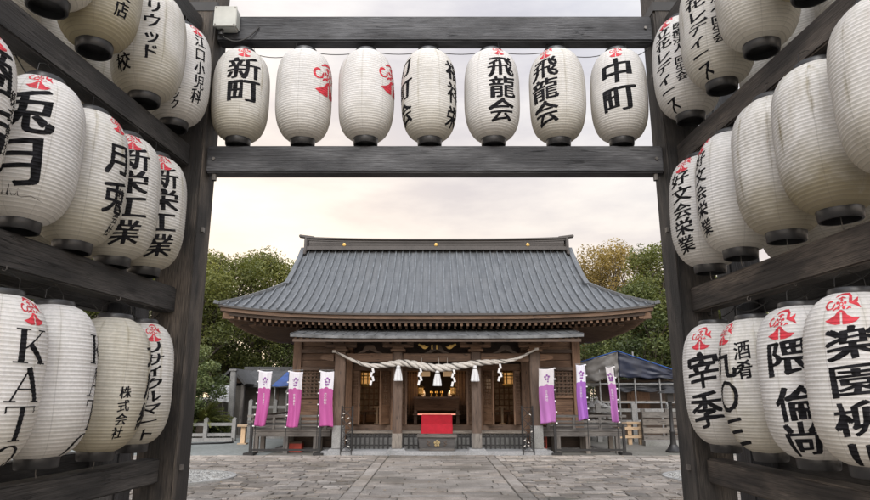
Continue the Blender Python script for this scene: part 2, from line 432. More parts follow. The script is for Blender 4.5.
    def build(s, name, mat, parent=None, smooth=False, bevel=0.0, merge=False, local=False, solid=0.0):
        o0 = Vector((0, 0, 0)) if local else wloc(parent)
        me = bpy.data.meshes.new(name)
        me.from_pydata([(x - o0.x, y - o0.y, z - o0.z) for x, y, z in s.v], [], s.f)
        ul = me.uv_layers.new(name='UVMap')
        ul.data.foreach_set('uv', [c for f in s.uv for p in f for c in p])
        if any(t != 1.0 for t in s.t):
            at_ = me.attributes.new('tint', 'FLOAT_COLOR', 'CORNER')
            flat = []
            for f, t in zip(s.f, s.t):
                c = t if isinstance(t, tuple) else (t, t, t)
                flat += [c[0], c[1], c[2], 1.0] * len(f)
            at_.data.foreach_set('color', flat)
        if merge or bevel or smooth:
            bm = bmesh.new(); bm.from_mesh(me)
            bmesh.ops.remove_doubles(bm, verts=bm.verts, dist=1e-5)
            if bevel:
                bmesh.ops.bevel(bm, geom=[e for e in bm.edges if e.is_manifold and e.calc_face_angle(0) > 0.5], offset=bevel, segments=2, affect='EDGES', clamp_overlap=True)
            bm.to_mesh(me); bm.free()
        if smooth:
            me.polygons.foreach_set('use_smooth', [True] * len(me.polygons))
            if smooth != 'all':
                me.set_sharp_from_angle(angle=R(40))
        me.materials.append(mat)
        ob = bpy.data.objects.new(name, me); COL.objects.link(ob)
        if parent is not None: ob.parent = parent
        if solid:
            md = ob.modifiers.new('thickness', 'SOLIDIFY'); md.thickness = solid; md.offset = 0
        return ob
def empty(name, loc, label, cat, group=None, rz=0):
    o = bpy.data.objects.new(name, None); COL.objects.link(o)
    o.location = loc; o.rotation_euler.z = rz; o.empty_display_size = 0.1
    o['label'] = label; o['category'] = cat
    if group: o['group'] = group
    return o
def tag(o, label, cat, group=None):
    o['label'] = label; o['category'] = cat
    if group: o['group'] = group
    return o
def struct(o, kind='structure', label=None):
    o['kind'] = kind
    if label: o['label'] = label
    return o
def copy_child(o, parent):
    c = o.copy(); COL.objects.link(c); c.parent = parent
    for ch in o.children: copy_child(ch, c)
    return c

# ------------------------------------------------------------------ GROUND
HX, HYP, HYW = 0.05, 17.0, 18.3          # hall centre line, porch pillar line, front wall line
g = MB(); g.face([(-700, -300, 0), (700, -300, 0), (700, 900, 0), (-700, 900, 0)])
struct(g.build('ground', M['ground']), label='bare soil ground of the shrine precinct')
g = MB(); g.face([(-16, 15.2, 0.004), (-4.4, 15.2, 0.004), (-4.4, 24, 0.004), (-16, 21.6, 0.004)])
struct(g.build('side_apron', M['asphalt']), label='smooth grey apron left of the hall')
g = MB(); g.face([(-9, 1.0, 0.008), (9, 1.0, 0.008), (9, 16.62, 0.008), (-9, 16.62, 0.008)])
struct(g.build('paving_bed', M['joint']), label='dark joints under the paving')
def slabs(x0, x1, y0, y1, dy, dx, z, jit, tilt, lo, hi, seed):
    rr = random.Random(seed); b = MB(); y = y0
    while y < y1 - 0.05:
        h = dy * rr.uniform(0.8, 1.25); ye = min(y + h, y1)
        x = x0; first = True
        while x < x1 - 0.03:
            wd = dx * rr.uniform(0.55, 1.45) * (rr.random() if first else 1); first = False
            wd = max(wd, 0.16); xe = min(x + wd, x1)
            if x1 - xe < 0.12: xe = x1
            t = rr.uniform(lo, hi); wm = rr.uniform(-.02, .03)
            b.tint = (t * (1 + wm), t, t * (1 - wm))
            ga = rr.uniform(0.006, 0.014)
            zz = z + rr.uniform(-1, 1) * tilt; tx = rr.uniform(-1, 1) * tilt * 1.2; ty = rr.uniform(-1, 1) * tilt * 1.2
            c = [(x + ga, y + ga), (xe - ga, y + ga), (xe - ga, ye - ga), (x + ga, ye - ga)]
            c = [(p + rr.uniform(-jit, jit), q + rr.uniform(-jit, jit)) for p, q in c]
            up = []
            for i, (p, q) in enumerate(c): up.append((p, q, zz + (tx if i in (1, 2) else -tx) + (ty if i > 1 else -ty)))
            inn = []
            mx = sum(p[0] for p in c) / 4; my = sum(p[1] for p in c) / 4
            for p in up: inn.append((p[0] + (mx - p[0]) * 0.05, p[1] + (my - p[1]) * 0.07, p[2] + 0.006))
            b.face(inn)
            for i in range(4):
                j = (i + 1) % 4
                b.face([up[i], up[j], inn[j], inn[i]]); b.face([(up[i][0], up[i][1], 0.0), (up[j][0], up[j][1], 0.0), up[j], up[i]])
            x = xe
        y = ye
    return b
struct(slabs(HX - 1.22, HX + 1.22, 1.2, 16.55, 0.30, 0.80, 0.020, 0.008, 0.004, 0.85, 1.30, 1).build('central_path', M['flag']), label='central path of large grey flagstones')
for k, (a, b_) in enumerate(((HX - 1.46, HX - 1.222), (HX + 1.222, HX + 1.46))):
    struct(slabs(a, b_, 1.2, 16.55, 0.70, 3.0, 0.024, 0.006, 0.004, 0.95, 1.45, 5 + k).build('path_border', M['flag']), label='pale border stones along the path')
for k, (a, b_) in enumerate(((-8.9, HX - 1.462), (HX + 1.462, 8.9))):
    struct(slabs(a, b_, 1.2, 15.2, 0.20, 0.36, 0.016, 0.014, 0.008, 0.58, 1.32, 11 + k).build('paving', M['flag']), label='weathered stone setts of the forecourt')
    struct(slabs(a, b_, 15.22, 16.55, 0.30, 0.5, 0.020, 0.010, 0.004, 1.1, 2.0, 21 + k).build('front_paving', M['flag']), label='paler slabs in front of the hall')
def gravel(cx, cy, rad, nm, side):
    rr = random.Random(int(abs(cx * 100)))
    rim = MB(); prof = [(rad, 0.0), (rad, 0.05), (rad + 0.08, 0.05), (rad + 0.08, 0.0)]
    rim.lathe(prof, 40, (cx, cy, 0.0))
    struct(rim.build('gravel_rim', M['concrete'], smooth=True), label='round stone rim of the %s gravel bed' % side)
    b = MB()
    b.face([(cx + rad * math.cos(2 * math.pi * k / 40), cy + rad * math.sin(2 * math.pi * k / 40), 0.035) for k in range(40)])
    for i in range(1500):
        a = rr.random() * 6.283; q = rad * 0.97 * math.sqrt(rr.random()); s = rr.uniform(0.010, 0.026)
        c = Vector((cx + q * math.cos(a), cy + q * math.sin(a), 0.04)); b.tint = rr.uniform(0.22, 0.75)
        ro = rr.random() * 3
        top = c + Vector((0, 0, s * 0.8)); ring = [c + Vector((math.cos(ro + t * 1.257) * s, math.sin(ro + t * 1.257) * s * .8, 0.004)) for t in range(5)]
        for t in range(5): b.face([ring[t], ring[(t + 1) % 5], top])
    o = b.build('gravel_bed', M['pebble']); o['kind'] = 'stuff'; o['label'] = 'white gravel in the round bed on the %s' % side
gp = at(176, 479, 11); gravel(-4.75, 12.1, 0.95, 'a', 'left'); gravel(5.3, 12.1, 0.95, 'b', 'right')

lt = MB(); rl_ = random.Random(77)
for i in range(420):
    x = rl_.uniform(-8.5, 8.5); y = rl_.uniform(7.5, 16.5) if rl_.random() < .7 else rl_.uniform(15, 16.6); q = rl_.uniform(.012, .035); a = rl_.random() * 6.28
    d1 = Vector((math.cos(a), math.sin(a), 0)) * q; d2 = Vector((-math.sin(a), math.cos(a), 0)) * q * .5; c = Vector((x, y, .036)); lt.tint = rl_.uniform(.3, 1.5)
    lt.face([c - d1, c - d2 + Vector((0, 0, .008)), c + d1, c + d2 + Vector((0, 0, .006))])
M['litter'] = stone('dry_leaf', (0.16, 0.11, 0.055), (0.27, 0.21, 0.12), (0.1, 0.08, 0.05), 9, 0.1, True)
o = lt.build('leaf_litter', M['litter']); o['kind'] = 'stuff'; o['label'] = 'dry leaves and grit scattered over the paving'

# ------------------------------------------------------------------ LANTERN GATE
YG = 4.4
XL = lambda Y: -1.92 - 0.10 * (YG - Y)
XR = lambda Y: 1.90 + 0.05 * (YG - Y)
gate = empty('lantern_gate', (0, 4.54, 0), 'dark timber frame gate of posts and beams hung with rows of paper lanterns', 'gate')
ZB = [(0.93, 1.09), (2.08, 2.26), (3.19, 3.36), (4.28, 4.45), (5.3, 5.46)]
for sx, X in ((-1, XL), (1, XR)):
    x = 1.76 * sx
    MB().span(x, x + 0.27 * sx, YG, YG + 0.28, 0.0, 5.7).build('post', M['gate_post'], gate, bevel=0.012)
    for (z0, z1) in ZB:
        m = MB(); zc = (z0 + z1) / 2
        m.bar((X(YG - 0.004), YG - 0.004, zc), (X(1.2), 1.2, zc), 0.13, z1 - z0)
        m.build('side_beam', M['gate_side'] if sx < 0 else M['gate_side_brown'], gate, bevel=0.010)
        m = MB(); m.bar((X(YG) + 0.62 * sx, YG + 0.28, zc + 0.03), (X(1.2) + 0.62 * sx, 1.2, zc + 0.03), 0.11, z1 - z0 - 0.02)
        m.build('rear_side_beam', M['gate_side'], gate, bevel=0.008)
    # outer post row and the near posts that carry the side walls
    MB().span(x + 0.52 * sx, x + 0.76 * sx, YG + 0.28, YG + 0.52, 0, 5.7).build('post', M['gate'], gate, bevel=0.01)
    MB().span(X(1.2) - 0.13, X(1.2) + 0.13, 0.93, 1.19, 0, 5.7).build('post', M['gate_post'], gate, bevel=0.01)
    for zc in (0.62, 2.9, 4.75):
        MB().bar((x + 0.275 * sx, YG + 0.14, zc), (x + 0.76 * sx, YG + 0.40, zc), 0.08, 0.16).build('tie_beam', M['gate'], gate)
    # black steel strap round the post head and square bolt heads
    MB().span(x - 0.006 * sx, x + 0.276 * sx, YG - 0.006, YG + 0.286, 4.52, 4.60).build('steel_strap', M['black_iron'], gate)
    for zc in (1.02, 2.72, 3.28, 4.0):
        MB().box((x - 0.008 * sx, YG + 0.10, zc), (0.02, 0.035, 0.035)).build('bolt_head', M['steel'], gate)
for (z0, z1, y0) in ((3.165, 3.385, YG + 0.06), (4.285, 4.51, YG + 0.05)):
    MB().span(-1.757, 1.757, y0, y0 + 0.13, z0, z1).build('crossbeam', M['gate'], gate, bevel=0.012)
    for sx in (-1, 1):
        m = MB().lathe([(0.012, 0), (0.012, 0.012), (0, 0.012)], 10, (1.70 * sx, y0, (z0 + z1) / 2), 'Y')
        m.build('bolt_head', M['steel'], gate)
for sx in (-1, 1): MB().lathe([(0.02, -0.05), (0.02, 0.0), (0, 0.0)], 10, (1.70 * sx, YG + 0.10, 3.163)).build('bolt_head', M['steel'], gate)
MB().span(-1.757, 1.757, YG + 0.05, YG + 0.18, 5.32, 5.5).build('crossbeam', M['gate'], gate)
jb = empty('junction_box', (-1.66, YG + 0.0, 4.40), 'pale grey plastic junction box at the left end of the upper crossbeam', 'junction box')
MB().span(-1.745, -1.575, YG - 0.055, YG + 0.046, 4.345, 4.515).build('housing', M['box_grey'], jb, bevel=0.012)
MB().span(-1.75, -1.57, YG - 0.068, YG - 0.056, 4.34, 4.52).build('lid', M['box_grey'], jb, bevel=0.005)
m = MB()
for dx in (-.075, .075):
    for dz in (-.075, .075): m.lathe([(0.006, 0), (0.006, 0.004), (0, 0.004)], 8, (-1.66 + dx, YG - 0.068, 4.43 + dz), 'Y')
m.build('screw', M['steel'], jb)
MB().lathe([(0.016, 0), (0.016, -0.035), (0.022, -0.035), (0.022, -0.05), (0, -0.05)], 12, (-1.70, YG - 0.01, 4.345)).build('cable_gland', M['cable'], jb)
m = MB()
def drape(a, b, sag, n=10):
    a = Vector(a); b = Vector(b); return [a.lerp(b, i / n) - Vector((0, 0, sag * 4 * (i / n) * (1 - i / n))) for i in range(n + 1)]
m.tube(drape((-1.70, YG - 0.01, 4.30), (-1.42, YG + 0.04, 4.40), 0.09), 0.006, 6)
m.tube(drape((-1.70, YG - 0.01, 4.30), (-1.78, YG - 0.01, 4.50), 0.03), 0.007, 6)
tag(m.build('box_cable', M['cable']), 'thin black cable looping under the pale junction box', 'cable')

# ------------------------------------------------------------------ LANTERNS
def lsurf(th, z, var, off=0.0):
    """lantern skin: local point at angle th (0 faces the front, -Y) and height z"""
    a, b, dent = var
    r = 0.242 * (max(0.0, 1 - abs(z / 0.403) ** 3.2)) ** (1 / 2.7)
    k = (z + 0.392) / 0.784 * RIBS
    r += -0.0030 * abs(math.sin(math.pi * k)) ** 0.8 + 0.003
    r += dent * math.sin(3 * th + a) * math.cos(z * 6 + b) + dent * 0.6 * math.sin(5 * th + b * 2 + z * 9)
    r += off
    return Vector((r * math.sin(th), -r * math.cos(th), z))
VARS = [(0.3, 0.8, 0.0022), (1.9, 2.2, 0.0034), (4.1, 0.2, 0.0045)]
BODY = {}
def body_mesh(vi, mk):
    if (vi, mk) in BODY: return BODY[(vi, mk)]
    NS, NZ = 48, RIBS * 4
    vs = []; fs = []
    for j in range(NZ + 1):
        z = -0.392 + 0.784 * j / NZ
        for i in range(NS): vs.append(tuple(lsurf(2 * math.pi * i / NS, z, VARS[vi])))
    for j in range(NZ):
        for i in range(NS):
            i2 = (i + 1) % NS
            fs.append((j * NS + i, j * NS + i2, (j + 1) * NS + i2, (j + 1) * NS + i))
    me = bpy.data.meshes.new('paper_shade'); me.from_pydata(vs, [], fs)
    me.polygons.foreach_set('use_smooth', [True] * len(fs)); me.materials.append(M[mk])
    BODY[(vi, mk)] = me; return me
cap_me = {}
def cap_mesh(kind):
    if kind in cap_me: return cap_me[kind]
    m = MB(); mt = M['cap']
    if kind == 'top_ring': m.lathe([(0.106, 0.374), (0.109, 0.380), (0.105, 0.412), (0.100, 0.418), (0.090, 0.418), (0.088, 0.402), (0.02, 0.400), (0, 0.400)], 32)
    elif kind == 'bottom_ring': m.lathe([(0.106, -0.374), (0.109, -0.380), (0.104, -0.438), (0.100, -0.442), (0.090, -0.442), (0.088, -0.405), (0.05, -0.402), (0, -0.402)], 32)
    elif kind == 'handle':
        m.tube([(-0.09, 0, 0.425), (-0.085, 0, 0.47), (-0.04, 0, 0.495), (0, 0, 0.50), (0.04, 0, 0.495), (0.085, 0, 0.47), (0.09, 0, 0.425)], 0.0019, 6); mt = M['cable']
    elif kind == 'hook':
        m.tube([(0.0, 0.0, 0.50 + 0.05)] + [(0.012 * math.sin(t), 0, 0.518 - 0.014 * math.cos(t) + 0.004) for t in [3.0, 4.0, 5.0, 6.0, 7.0, 8.0]], 0.0025, 6); mt = M['steel']
    elif kind == 'foot_hook':
        m.tube([(0, 0, -0.404), (0, 0, -0.47), (0.006, 0, -0.488), (0.013, 0, -0.478)], 0.0028, 6); mt = M['steel']
    elif kind == 'socket': m.lathe([(0.03, -0.403), (0.03, -0.45), (0.0, -0.452)], 14)
    o = m.build(kind, mt, None, smooth=True, local=True)
    me = o.data; bpy.data.objects.remove(o); cap_me[kind] = me; return me

# --- glyphs as flat 2-D polygon sets
GL = {}
def load_glyphs(chars, offset):
    obs = []
    for ch in chars:
        c = bpy.data.curves.new('glyph', 'FONT'); c.body = ch; c.offset = offset; c.resolution_u = 3
        o = bpy.data.objects.new('glyph', c); COL.objects.link(o); obs.append((ch, o, c))
    bpy.context.view_layer.update(); dg = bpy.context.evaluated_depsgraph_get()
    for ch, o, c in obs:
        e = o.evaluated_get(dg); me = e.to_mesh()
        GL[ch] = ([(v.co.x, v.co.y) for v in me.vertices], [tuple(p.vertices) for p in me.polygons]); e.to_mesh_clear()
    for ch, o, c in obs: bpy.data.objects.remove(o); bpy.data.curves.remove(c)
def ribbon(pts, wd):
    """tapering brush ribbon through 2-D points; wd = width or list"""
    n = len(pts); ws = wd if isinstance(wd, list) else [wd] * n
    L = []; Rr = []
    for i in range(n):
        a = Vector(pts[max(0, i - 1)]); b = Vector(pts[min(n - 1, i + 1)]); d = (b - a).normalized(); nn = Vector((-d.y, d.x)) * ws[i] / 2
        L.append(Vector(pts[i]) + nn); Rr.append(Vector(pts[i]) - nn)
    return [[tuple(L[i]), tuple(L[i + 1]), tuple(Rr[i + 1]), tuple(Rr[i])][::-1] for i in range(n - 1)]
def arc(cx, cy, r, a0, a1, n=8, ry=None): return [(cx + r * math.cos(R(a0 + (a1 - a0) * i / n)), cy + (ry or r) * math.sin(R(a0 + (a1 - a0) * i / n))) for i in range(n + 1)]
def polyset(polys):
    v = []; f = []
    for p in polys: f.append(tuple(range(len(v), len(v) + len(p)))); v += p
    return v, f
def disc(cx, cy, r, n=10): return [(cx + r * math.cos(6.2832 * i / n), cy + r * math.sin(6.2832 * i / n)) for i in range(n)]
def crest():
    P = []
    # flared skirt in two halves with a pale slit between
    P.append([(-0.03, -0.05), (-0.03, -0.44), (-0.16, -0.455), (-0.30, -0.42), (-0.46, -0.33), (-0.30, -0.27), (-0.17, -0.19), (-0.09, -0.08)][::-1])
    P.append([(0.03, -0.05), (0.09, -0.08), (0.17, -0.19), (0.30, -0.26), (0.50, -0.27), (0.38, -0.38), (0.20, -0.44), (0.03, -0.45)][::-1])
    P.append([(-0.03, -0.045), (-0.03, -0.12), (0.03, -0.12), (0.03, -0.045)])
    for k in range(5):                                       # plum blossom
        a = 90 + 72 * k; P.append(disc(0.13 * math.cos(R(a)), 0.12 + 0.13 * math.sin(R(a)), 0.048, 9))
    P += ribbon(arc(0, 0.12, 0.055, 0, 360, 12), 0.035)
    P += ribbon(arc(-0.36, 0.10, 0.12, 60, 285, 10), [0.03, 0.06, 0.07, 0.07, 0.07, 0.07, 0.07, 0.06, 0.06, 0.05, 0.03])
    P += ribbon([(-0.33, -0.02), (-0.25, 0.02), (-0.22, 0.10), (-0.20, 0.16)], [0.03, 0.06, 0.06, 0.03])
    P += ribbon([(-0.24, -0.06), (-0.16, 0.0), (-0.10, 0.02)], [0.03, 0.06, 0.03])
    P += ribbon([(-0.26, 0.34), (-0.1, 0.42), (0.1, 0.45), (0.26, 0.44), (0.32, 0.36), (0.30, 0.24), (0.28, 0.16)], [0.03, 0.07, 0.09, 0.11, 0.12, 0.12, 0.06])
    P += ribbon([(-0.12, 0.27), (0.0, 0.33), (0.14, 0.30)], [0.03, 0.06, 0.03])
    P += ribbon([(0.24, 0.18), (0.38, 0.15), (0.50, 0.22), (0.58, 0.32)], [0.05, 0.12, 0.10, 0.02])
    P += ribbon([(0.40, 0.14), (0.50, 0.10), (0.58, 0.0)], [0.10, 0.10, 0.02])
    P += ribbon([(0.16, -0.03), (0.24, 0.03), (0.30, 0.0)], [0.03, 0.06, 0.03])
    return polyset(P)
def serif(letter):
    """high-contrast roman capital in a 1 x 1 cell"""
    P = []; q = lambda x0, y0, x1, y1, wd: P.extend(ribbon([(x0, y0), (x1, y1)], wd))
    def sf(x, y, wd): P.append([(x - wd / 2, y - .02), (x + wd / 2, y - .02), (x + wd / 2, y + .02), (x - wd / 2, y + .02)])
    if letter == 'K':
        q(.24, .02, .24, .98, .15); q(.31, .42, .80, .97, .045); q(.44, .54, .84, .02, .15); sf(.24, .98, .36); sf(.24, .02, .36); sf(.80, .98, .3); sf(.84, .02, .32)
    elif letter == 'A':
        q(.50, .98, .14, .02, .045); q(.48, .98, .84, .02, .15); q(.28, .36, .70, .36, .045); sf(.14, .02, .26); sf(.84, .02, .32)
    elif letter == 'T':
        q(.5, .02, .5, .97, .15); q(.08, .96, .92, .96, .045); sf(.5, .02, .36); q(.095, .97, .095, .78, .04); q(.905, .97, .905, .78, .04)
    elif letter == 'O':
        pts = arc(.5, .5, .40, 0, 360, 28, .47); ws = [0.045 + 0.11 * abs(math.cos(2 * math.pi * i / 28)) ** 1.5 for i in range(29)]
        P.extend(ribbon(pts, ws))
    return polyset(P)
def cursive():
    t = []
    x = 0
    P = []
    P += ribbon([(0, .1), (.06, .5), (.05, .12), (.12, .1), (.16, .14)], .022); P += ribbon([(.0, .36), (.12, .38)], .02)
    P += ribbon([(.16, .14), (.24, .34), (.27, .16), (.2, .1), (.30, .12)], .02)
    P += ribbon([(.30, .12), (.36, .34), (.36, .14), (.44, .12), (.48, .34), (.48, .12), (.56, .14)], .02)
    P += ribbon([(.56, .14), (.62, .62), (.58, .1), (.64, .34), (.68, .12), (.76, .16)], .02)
    P += ribbon([(.76, .16), (.80, .34), (.82, .14), (.9, .1), (1.1, .2), (1.3, .1), (1.42, .02)], [.02, .02, .02, .02, .016, .014, .008])
    P.append(disc(.81, .46, .018, 6))
    return polyset(P)

def wrap(bm_out, pset, box, a0, z0, wd, ht, var, rot=0.0, brush=0.0, off=0.0013, seed=0):
    """map a 2-D polygon set (in a source box) onto the lantern skin, centred at angle a0 (deg), height z0"""
    vs, fs = pset; x0, y0, x1, y1 = box
    bm = bmesh.new()
    vv = []
    cr, sr = math.cos(rot), math.sin(rot)
    for x, y in vs:
        u = ((x - x0) / (x1 - x0) - 0.5) * wd; v = ((y - y0) / (y1 - y0) - 0.5) * ht
        if brush:
            v += u * 0.10
            n1 = mnoise.noise(Vector((x * 2.6, y * 2.6, seed * 3.1))); n2 = mnoise.noise(Vector((x * 2.6 + 9, y * 2.6, seed * 3.1 + 5)))
            u += n1 * brush * wd; v += n2 * brush * ht
        vv.append(bm.verts.new((u * cr - v * sr, u * sr + v * cr, 0)))
    for f in fs:
        try: bm.faces.new([vv[i] for i in f])
        except ValueError: pass
    ext = max(wd, ht) * 0.85; stepx = 0.014; stepy = 0.784 / RIBS / 4
    n = int(ext / stepx)
    for i in range(-n, n + 1):
        bmesh.ops.bisect_plane(bm, geom=bm.verts[:] + bm.edges[:] + bm.faces[:], plane_co=(i * stepx, 0, 0), plane_no=(1, 0, 0), dist=1e-6)
    zc = round((z0 + 0.392) / stepy) * stepy - 0.392 - z0
    n = int(ext / stepy)
    for i in range(-n, n + 1):
        bmesh.ops.bisect_plane(bm, geom=bm.verts[:] + bm.edges[:] + bm.faces[:], plane_co=(0, zc + i * stepy, 0), plane_no=(0, 1, 0), dist=1e-6)
    bm.verts.index_update()
    idx = {}
    A0 = R(a0)
    for v in bm.verts:
        z = max(-0.385, min(0.385, z0 + v.co.y))
        p = lsurf(A0 + v.co.x / 0.24, z, var, off)
        idx[v.index] = bm_out.verts.new(p)
    for f in bm.faces:
        try: bm_out.faces.new([idx[v.index] for v in f.verts])
        except ValueError: pass
    bm.free()

def thicken(G, dv, dh):
    """outline strips that fatten a glyph: dv across upright strokes, dh across level ones"""
    vs, fs = G; cnt = {}
    for f in fs:
        for i in range(len(f)):
            k = tuple(sorted((f[i], f[(i + 1) % len(f)]))); cnt[k] = cnt.get(k, 0) + 1
    P = []
    for (i, j), c in cnt.items():
        if c != 1: continue
        a = Vector(vs[i]); b = Vector(vs[j]); d = b - a; L = d.length
        if L < 1e-5: continue
        d /= L; wd = (dv * abs(d.y) + dh * abs(d.x)) * (0.55 + 1.0 * abs(mnoise.noise(Vector((a.x * 2.2, a.y * 2.2, len(vs) * .37)))) * 1.6); n = Vector((-d.y, d.x)) * wd; e = d * (dh * 0.6)
        P.append([tuple(a - n - e), tuple(b - n + e), tuple(b + n + e), tuple(a + n - e)])
    return polyset(P)
CREST = crest(); CBOX = (-0.5, -0.5, 0.6, 0.5)
EM = (0.0, -0.10, 1.0, 0.87)
def lantern(pos, rot, spec):
    """spec: label, paper, var, cols [(text, angle, z_top, w, h, pitch, kind)], crests [(angle, z, size)]"""
    root = empty('paper_lantern', pos, spec['label'], 'lantern', spec['group'], rot)
    root.rotation_euler.x = random.uniform(-.03, .03); root.rotation_euler.y = random.uniform(-.03, .03)
    s = spec.get('s', 1.0); root.scale = (s, s, spec.get('sz', s))
    vi = spec.get('var', 0); var = VARS[vi]
    b = bpy.data.objects.new('paper_shade', body_mesh(vi, spec['paper'])); COL.objects.link(b); b.parent = root
    for kd in ('top_ring', 'bottom_ring', 'handle', 'hook') + (('foot_hook',) if spec.get('foot') else ()):
        o = bpy.data.objects.new(kd, cap_mesh(kd)); COL.objects.link(o); o.parent = root
        if kd in ('handle', 'hook', 'foot_hook'): o.rotation_euler.z = spec.get('hz', 0.3)
    def flush(bm, nm, mat):
        me = bpy.data.meshes.new(nm)
        bmesh.ops.recalc_face_normals(bm, faces=bm.faces); bm.to_mesh(me); bm.free(); me.materials.append(mat)
        o = bpy.data.objects.new(nm, me); COL.objects.link(o); o.parent = root; return o
    if spec.get('cols'):
        bm = bmesh.new(); sd_ = len(spec['label']) + int(pos[0] * 7)
        for (text, ang, zt, wd, ht, pitch, kind) in spec['cols']:
            z = zt
            for ci, ch in enumerate(text):
                if ch == ' ': z -= pitch * 0.5; continue
                a = ang + (random.Random(sd_ + ci).uniform(-2, 2) if kind == 'brush' else 0)
                if kind == 'serif': wrap(bm, serif(ch), (0, 0, 1, 1), a, z, wd, ht, var)
                elif kind == 'script': wrap(bm, cursive(), (0, 0, 1.42, 1), a, z, wd, ht, var)
                else:
                    G = GL[ch]
                    bx = EM
                    br = 0.05 if kind == 'brush' else 0.02
                    wrap(bm, G, bx, a, z, wd, ht, var, rot=0.03, brush=br, seed=sd_ + ci)
                    dv, dh = (0.031, 0.012) if len(G[1]) < 75 or kind != 'brush' else (0.028, 0.011)
                    wrap(bm, thicken(G, dv, dh), bx, a, z, wd, ht, var, rot=0.03, brush=br, seed=sd_ + ci, off=0.0010)
                z -= pitch
        flush(bm, 'lettering', M['ink'])
    if spec.get('crests'):
        bm = bmesh.new()
        for (ang, z, sz) in spec['crests']: wrap(bm, CREST, CBOX, ang, z, sz * 1.08, sz, var, off=0.0016)
        flush(bm, 'crest', M['red_ink'])
    return root

B = 'brush'; S = 'small'
FG = 'lanterns in the row across the gate'; LG = 'lanterns on the left side frame'; RG = 'lanterns on the right side frame'
front = [
 (241, dict(label='white lantern reading 新町 at the left end of the row across the gate', paper='paper_cream', var=0, cols=[('新町', 4, .15, .29, .21, .20, B)], crests=[(2, .315, .13)])),
 (304, dict(label='white lantern with no writing and half a red crest curling from its right side', paper='paper_white', var=1, cols=[], crests=[(60, .09, .33)])),
 (366, dict(label='white lantern with no writing and only a sliver of red crest at its right edge', paper='paper_white', var=2, cols=[], crests=[(68, .10, .31)])),
 (429, dict(label='white lantern at the middle of the gate row with black writing on both edges', paper='paper_cream', var=0, cols=[('刀町会', -66, .20, .22, .18, .20, B), ('福祥栄', 64, .17, .22, .18, .20, B)])),
 (492, dict(label='white lantern reading 飛龍会 with the writing right of centre', paper='paper_white', var=1, cols=[('飛龍会', 21, .165, .255, .19, .19, B)], crests=[(21, .325, .12)])),
 (557, dict(label='cream lantern reading 飛龍会 with the writing left of centre', paper='paper_cream', var=2, cols=[('飛龍会', -25, .165, .255, .19, .19, B)], crests=[(-25, .32, .14)])),
 (619, dict(label='white lantern reading 中町 at the right end of the gate row', paper='paper_white', var=0, cols=[('中町', 0, .125, .30, .23, .235, B)], crests=[(0, .315, .13)])),
]
L1 = [
 (2.85, dict(dz=.10, label='lantern at the top left corner with only its black foot in the picture', paper='paper_cream', var=0)),
 (3.23, dict(dz=.06, label='yellowed lantern reading 支店 in the top row of the left frame', paper='paper_old', var=1, cols=[('久留米支店', 32, .20, .10, .10, .105, S)])),
 (3.76, dict(label='cream lantern reading ハリウッド in the top row of the left frame', paper='paper_cream', var=2, cols=[('ハリウッド', 2, .30, .125, .11, .115, B), ('専門学校', -42, .12, .12, .115, .12, S)])),
 (4.15, dict(label='lantern with two lines of clinic writing beside the left post at the top', paper='paper_white', var=0, cols=[('江口小児科', 38, .22, .105, .11, .112, B), ('アレルギークリニック', -2, .24, .08, .062, .062, S)], crests=[(34, .325, .12)])),
]
L2 = [
 (2.42, dict(label='lantern at the left picture edge reading 商店 with small 株式會社 beside it', paper='paper_white', var=1, cols=[('商店', 34, .17, .30, .25, .27, B), ('株式會社', 70, .08, .085, .075, .078, S)], crests=[(40, .33, .14)])),
 (2.91, dict(s0=.90, label='large white lantern reading 兎月 over a line of thin script', paper='paper_white', var=0, cols=[('兎月', -15, .13, .31, .26, .265, B), ('x', -14, -.27, .34, .10, .1, 'script')], crests=[(-6, .325, .14)])),
 (3.29, dict(label='cream lantern reading 月兎 with small 株式会社 at its right edge', paper='paper_cream', var=2, cols=[('月兎', 50, .10, .20, .20, .23, B), ('株式会社', 62, -.10, .07, .065, .07, S)], crests=[(50, .31, .12)])),
 (3.64, dict(label='cream lantern reading 新栄工業, the nearer of the two alike', paper='paper_cream', var=1, cols=[('新栄工業', 14, .20, .23, .15, .153, B)], crests=[(14, .32, .14)])),
 (3.98, dict(label='cream lantern reading 新栄工業 beside the left gate post', paper='paper_cream', var=0, cols=[('新栄工業', 20, .20, .23, .15, .153, B), ('株式会社', -52, -.05, .065, .06, .065, S)], crests=[(18, .32, .14)])),
]
L3 = [
 (2.84, dict(label='white lantern reading KATO down its right half in the bottom row, left picture edge', paper='paper_white', var=0, cols=[('KATO', 44, .155, .20, .155, .17, 'serif')], crests=[(48, .315, .14)])),
 (3.23, dict(label='blank white lantern with KATO letters just turning out of sight at its right edge', paper='paper_white', var=1, cols=[('KATO', 76, .155, .20, .155, .17, 'serif')])),
 (3.73, dict(label='yellowed lantern with small 株式会社 in the bottom row of the left frame', paper='paper_old', var=2, cols=[('株式会社', 28, -.05, .075, .07, .076, S), ('大川組', 86, .2, .2, .17, .19, B)])),
 (4.06, dict(s0=.86, label='cream lantern reading リサイクルマート beside the left gate post', paper='paper_cream', var=0, cols=[('リサイクルマート', 24, .22, .17, .08, .078, B)], crests=[(24, .315, .13)])),
]
